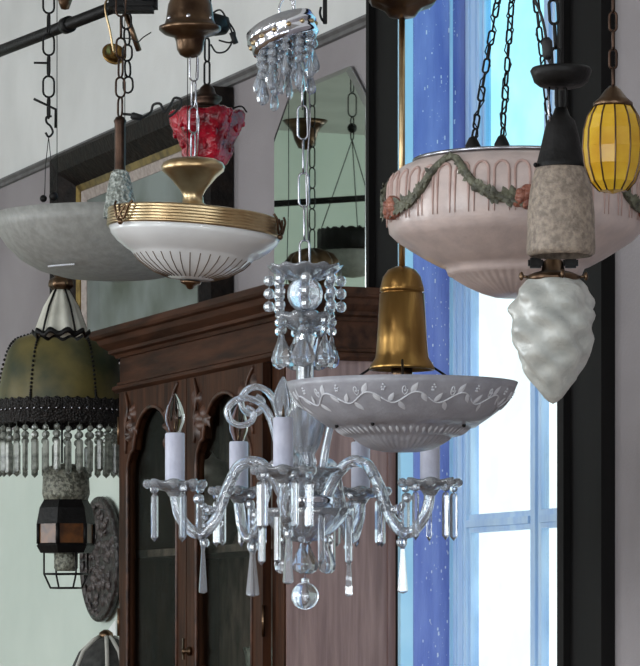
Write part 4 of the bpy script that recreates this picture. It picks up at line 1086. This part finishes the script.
# dark lamp tip at the very top left and black strap hook at the top
def tip():
    L = Lamp('bell_shade_pendant', 'dark brown bell shade whose bottom tip dips in at the top left', 65, 10, 6.9)
    k = L.k; z = L.z; t = L.t
    MB().lathe(L.prof([(0,10),(4,9),(6,4),(10,-8),(18,-26),(20,-34),(0,-36)]), 28).build('shade','brass_d',t)
    mb = MB(); chain(mb,(0,0,z(-35)),(0,0,L.top()),22*k,9*k,.002,5); mb.build('chain','black',t)
tip()
def strap():
    L = Lamp('ceiling_hook', 'short black iron hook strip hanging right of the chandelier canopy', 325, 24, 7.0, 'hook')
    k = L.k; z = L.z; t = L.t
    MB().box(-2.2*k,2.2*k,-.003,.003,0,z(-4),bev=.001).build('strip','black',t)
    MB().tube(spline([(0,0,z(22)),(-3*k,-.004,z(20)),(-5*k,-.01,z(14)),(-4*k,-.012,z(8))],5),.0025,6).build('hook_tip','black',t)
    MB().tube([(0,0,z(-3)),(0,0,L.top())],.003,6).build('drop_wire','black',t)
strap()

# ------------------------------------------------------------------ lamps seen only in the mirror
def refl(u, v, Y):
    p = at(u, v, Y); q = (p-PW); dist = q.dot(NRM)+.0145; return p-NRM*(2*dist)
def mirrored():
    YV = 10.2; k = YV/F
    # bell shade
    p = refl(305, 150, YV)
    t = thing('bronze_bell_lamp', 'dark bronze flared bell lamp reflected at left in the clipped-corner mirror', 'pendant lamp', p)
    z = lambda v: (148-v)*k
    MB().lathe([(0,0),(7*k,z(146)),(11*k,z(138)),(13*k,z(130)),(18*k,z(124)),(23*k,z(119)),(20*k,z(120)),(0,z(127))], 32).build('bell','brass_d',t)
    MB().tube([(0,0,z(126)),(0,0,CEIL-p.z)],.004,6).build('stem','black',t)
    MB().tube(spline([(5*k,-5*k,z(124)),(16*k,-16*k,z(106)),(28*k,-28*k,z(104)),(38*k,-38*k,z(116))],6),.0018,6).build('loose_wire','black',t)
    # chain bowl
    p = refl(352, 250, YV)
    t = thing('gallery_bowl_lamp', 'dark galleried bowl lamp on wires reflected at right in the clipped-corner mirror', 'pendant lamp', p)
    z = lambda v: (250-v)*k
    MB().lathe(shell([(0,z(278)),(14*k,z(276)),(24*k,z(268)),(30*k,z(252)),(32*k,z(246))],.004), 40).build('bowl','greyglass',t)
    MB().lathe([(33*k,z(252)),(35*k,z(250)),(35*k,z(232)),(33*k,z(230)),(33*k,z(252))], 60, lambda a,i,r,zz:(r*(1+.02*cos(24*a)), zz+(.004*cos(24*a) if 2<=i<=3 else 0)), cap=False).build('gallery','black',t)
    hook = Vector((0,0,z(140)))
    for a in (.4,2.5,4.6): MB().tube([hook, (33.5*k*cos(a),33.5*k*sin(a),z(232))],.0016,6).build('wire','black',t)
    mb = MB(); chain(mb, hook, (0,0,z(70)), 22*k, 10*k, .0022, 7, twist=.4); chain(mb,(0,0,z(70)),(0,0,CEIL-p.z),22*k,10*k,.0022,5); mb.build('chain','black',t)
    MB().ball((0,0,z(128)),5*k,10,8).build('chain_ball','black',t)
    # rod
    a, b = refl(240, 206, 10.6), refl(430, 194, 10.6)
    t = thing('reflected_rod_rack', 'thin black hanging rod crossing the mirror reflection', 'rack', a)
    MB().tube([Vector((0,0,0)), b-a],.010,8).build('rod','black',t)
    for f in (0.01,.99): MB().tube([(b-a)*f,(b-a)*f+Vector((0,0,CEIL-a.z))],.004,6).build('drop_rod','black',t)
    # ornate candelabra-like shade lower centre
    p = refl(312, 282, 9.7)
    t = thing('ornate_metal_lamp', 'ornate dull brass lamp on a slanted chain reflected at the mirror bottom', 'pendant lamp', p)
    k2 = 9.7/F; z = lambda v: (282-v)*k2
    mb = MB().lathe([(0,z(300)),(10*k2,z(298)),(22*k2,z(284)),(25*k2,z(262)),(20*k2,z(255)),(8*k2,z(250)),(0,z(248))], 48, lambda a,i,r,zz:(r*(1+.09*cos(8*a)),zz+.004*cos(8*a)))
    mb.build('body','brass_d',t)
    mb = MB(); chain(mb,(0,0,z(250)),(0,0,CEIL-p.z),22*k2,9*k2,.0022,5); mb.build('chain','black',t)
mirrored()

# ------------------------------------------------------------------ sky, camera, colour
wd = bpy.data.worlds.new('sky'); S.world = wd; wd.use_nodes = True
nt = wd.node_tree; bg = nt.nodes['Background']
bg.inputs['Color'].default_value = (.86,.97,1.,1); bg.inputs['Strength'].default_value = 1.5

cam = bpy.data.cameras.new('camera'); co = bpy.data.objects.new('camera', cam); COL.objects.link(co)
co.location = (0,0,EYE); co.rotation_euler = (PI/2,0,0)
cam.sensor_fit = 'HORIZONTAL'; cam.sensor_width = 36; cam.lens = 36*F/640
cam.shift_x = 0; cam.shift_y = (HV-333)/640
cam.clip_start = .05; cam.clip_end = 60
S.camera = co
vs = S.view_settings
S.display_settings.display_device = 'sRGB'
vs.view_transform = 'Standard'; vs.look = 'None'; vs.gamma = 1; vs.exposure = .15; vs.use_curve_mapping = False
c = S.cycles
c.use_denoising = True; c.max_bounces = 14; c.transmission_bounces = 10; c.transparent_max_bounces = 12; c.diffuse_bounces = 3; c.glossy_bounces = 5
c.caustics_reflective = False; c.caustics_refractive = False; c.sample_clamp_indirect = 5
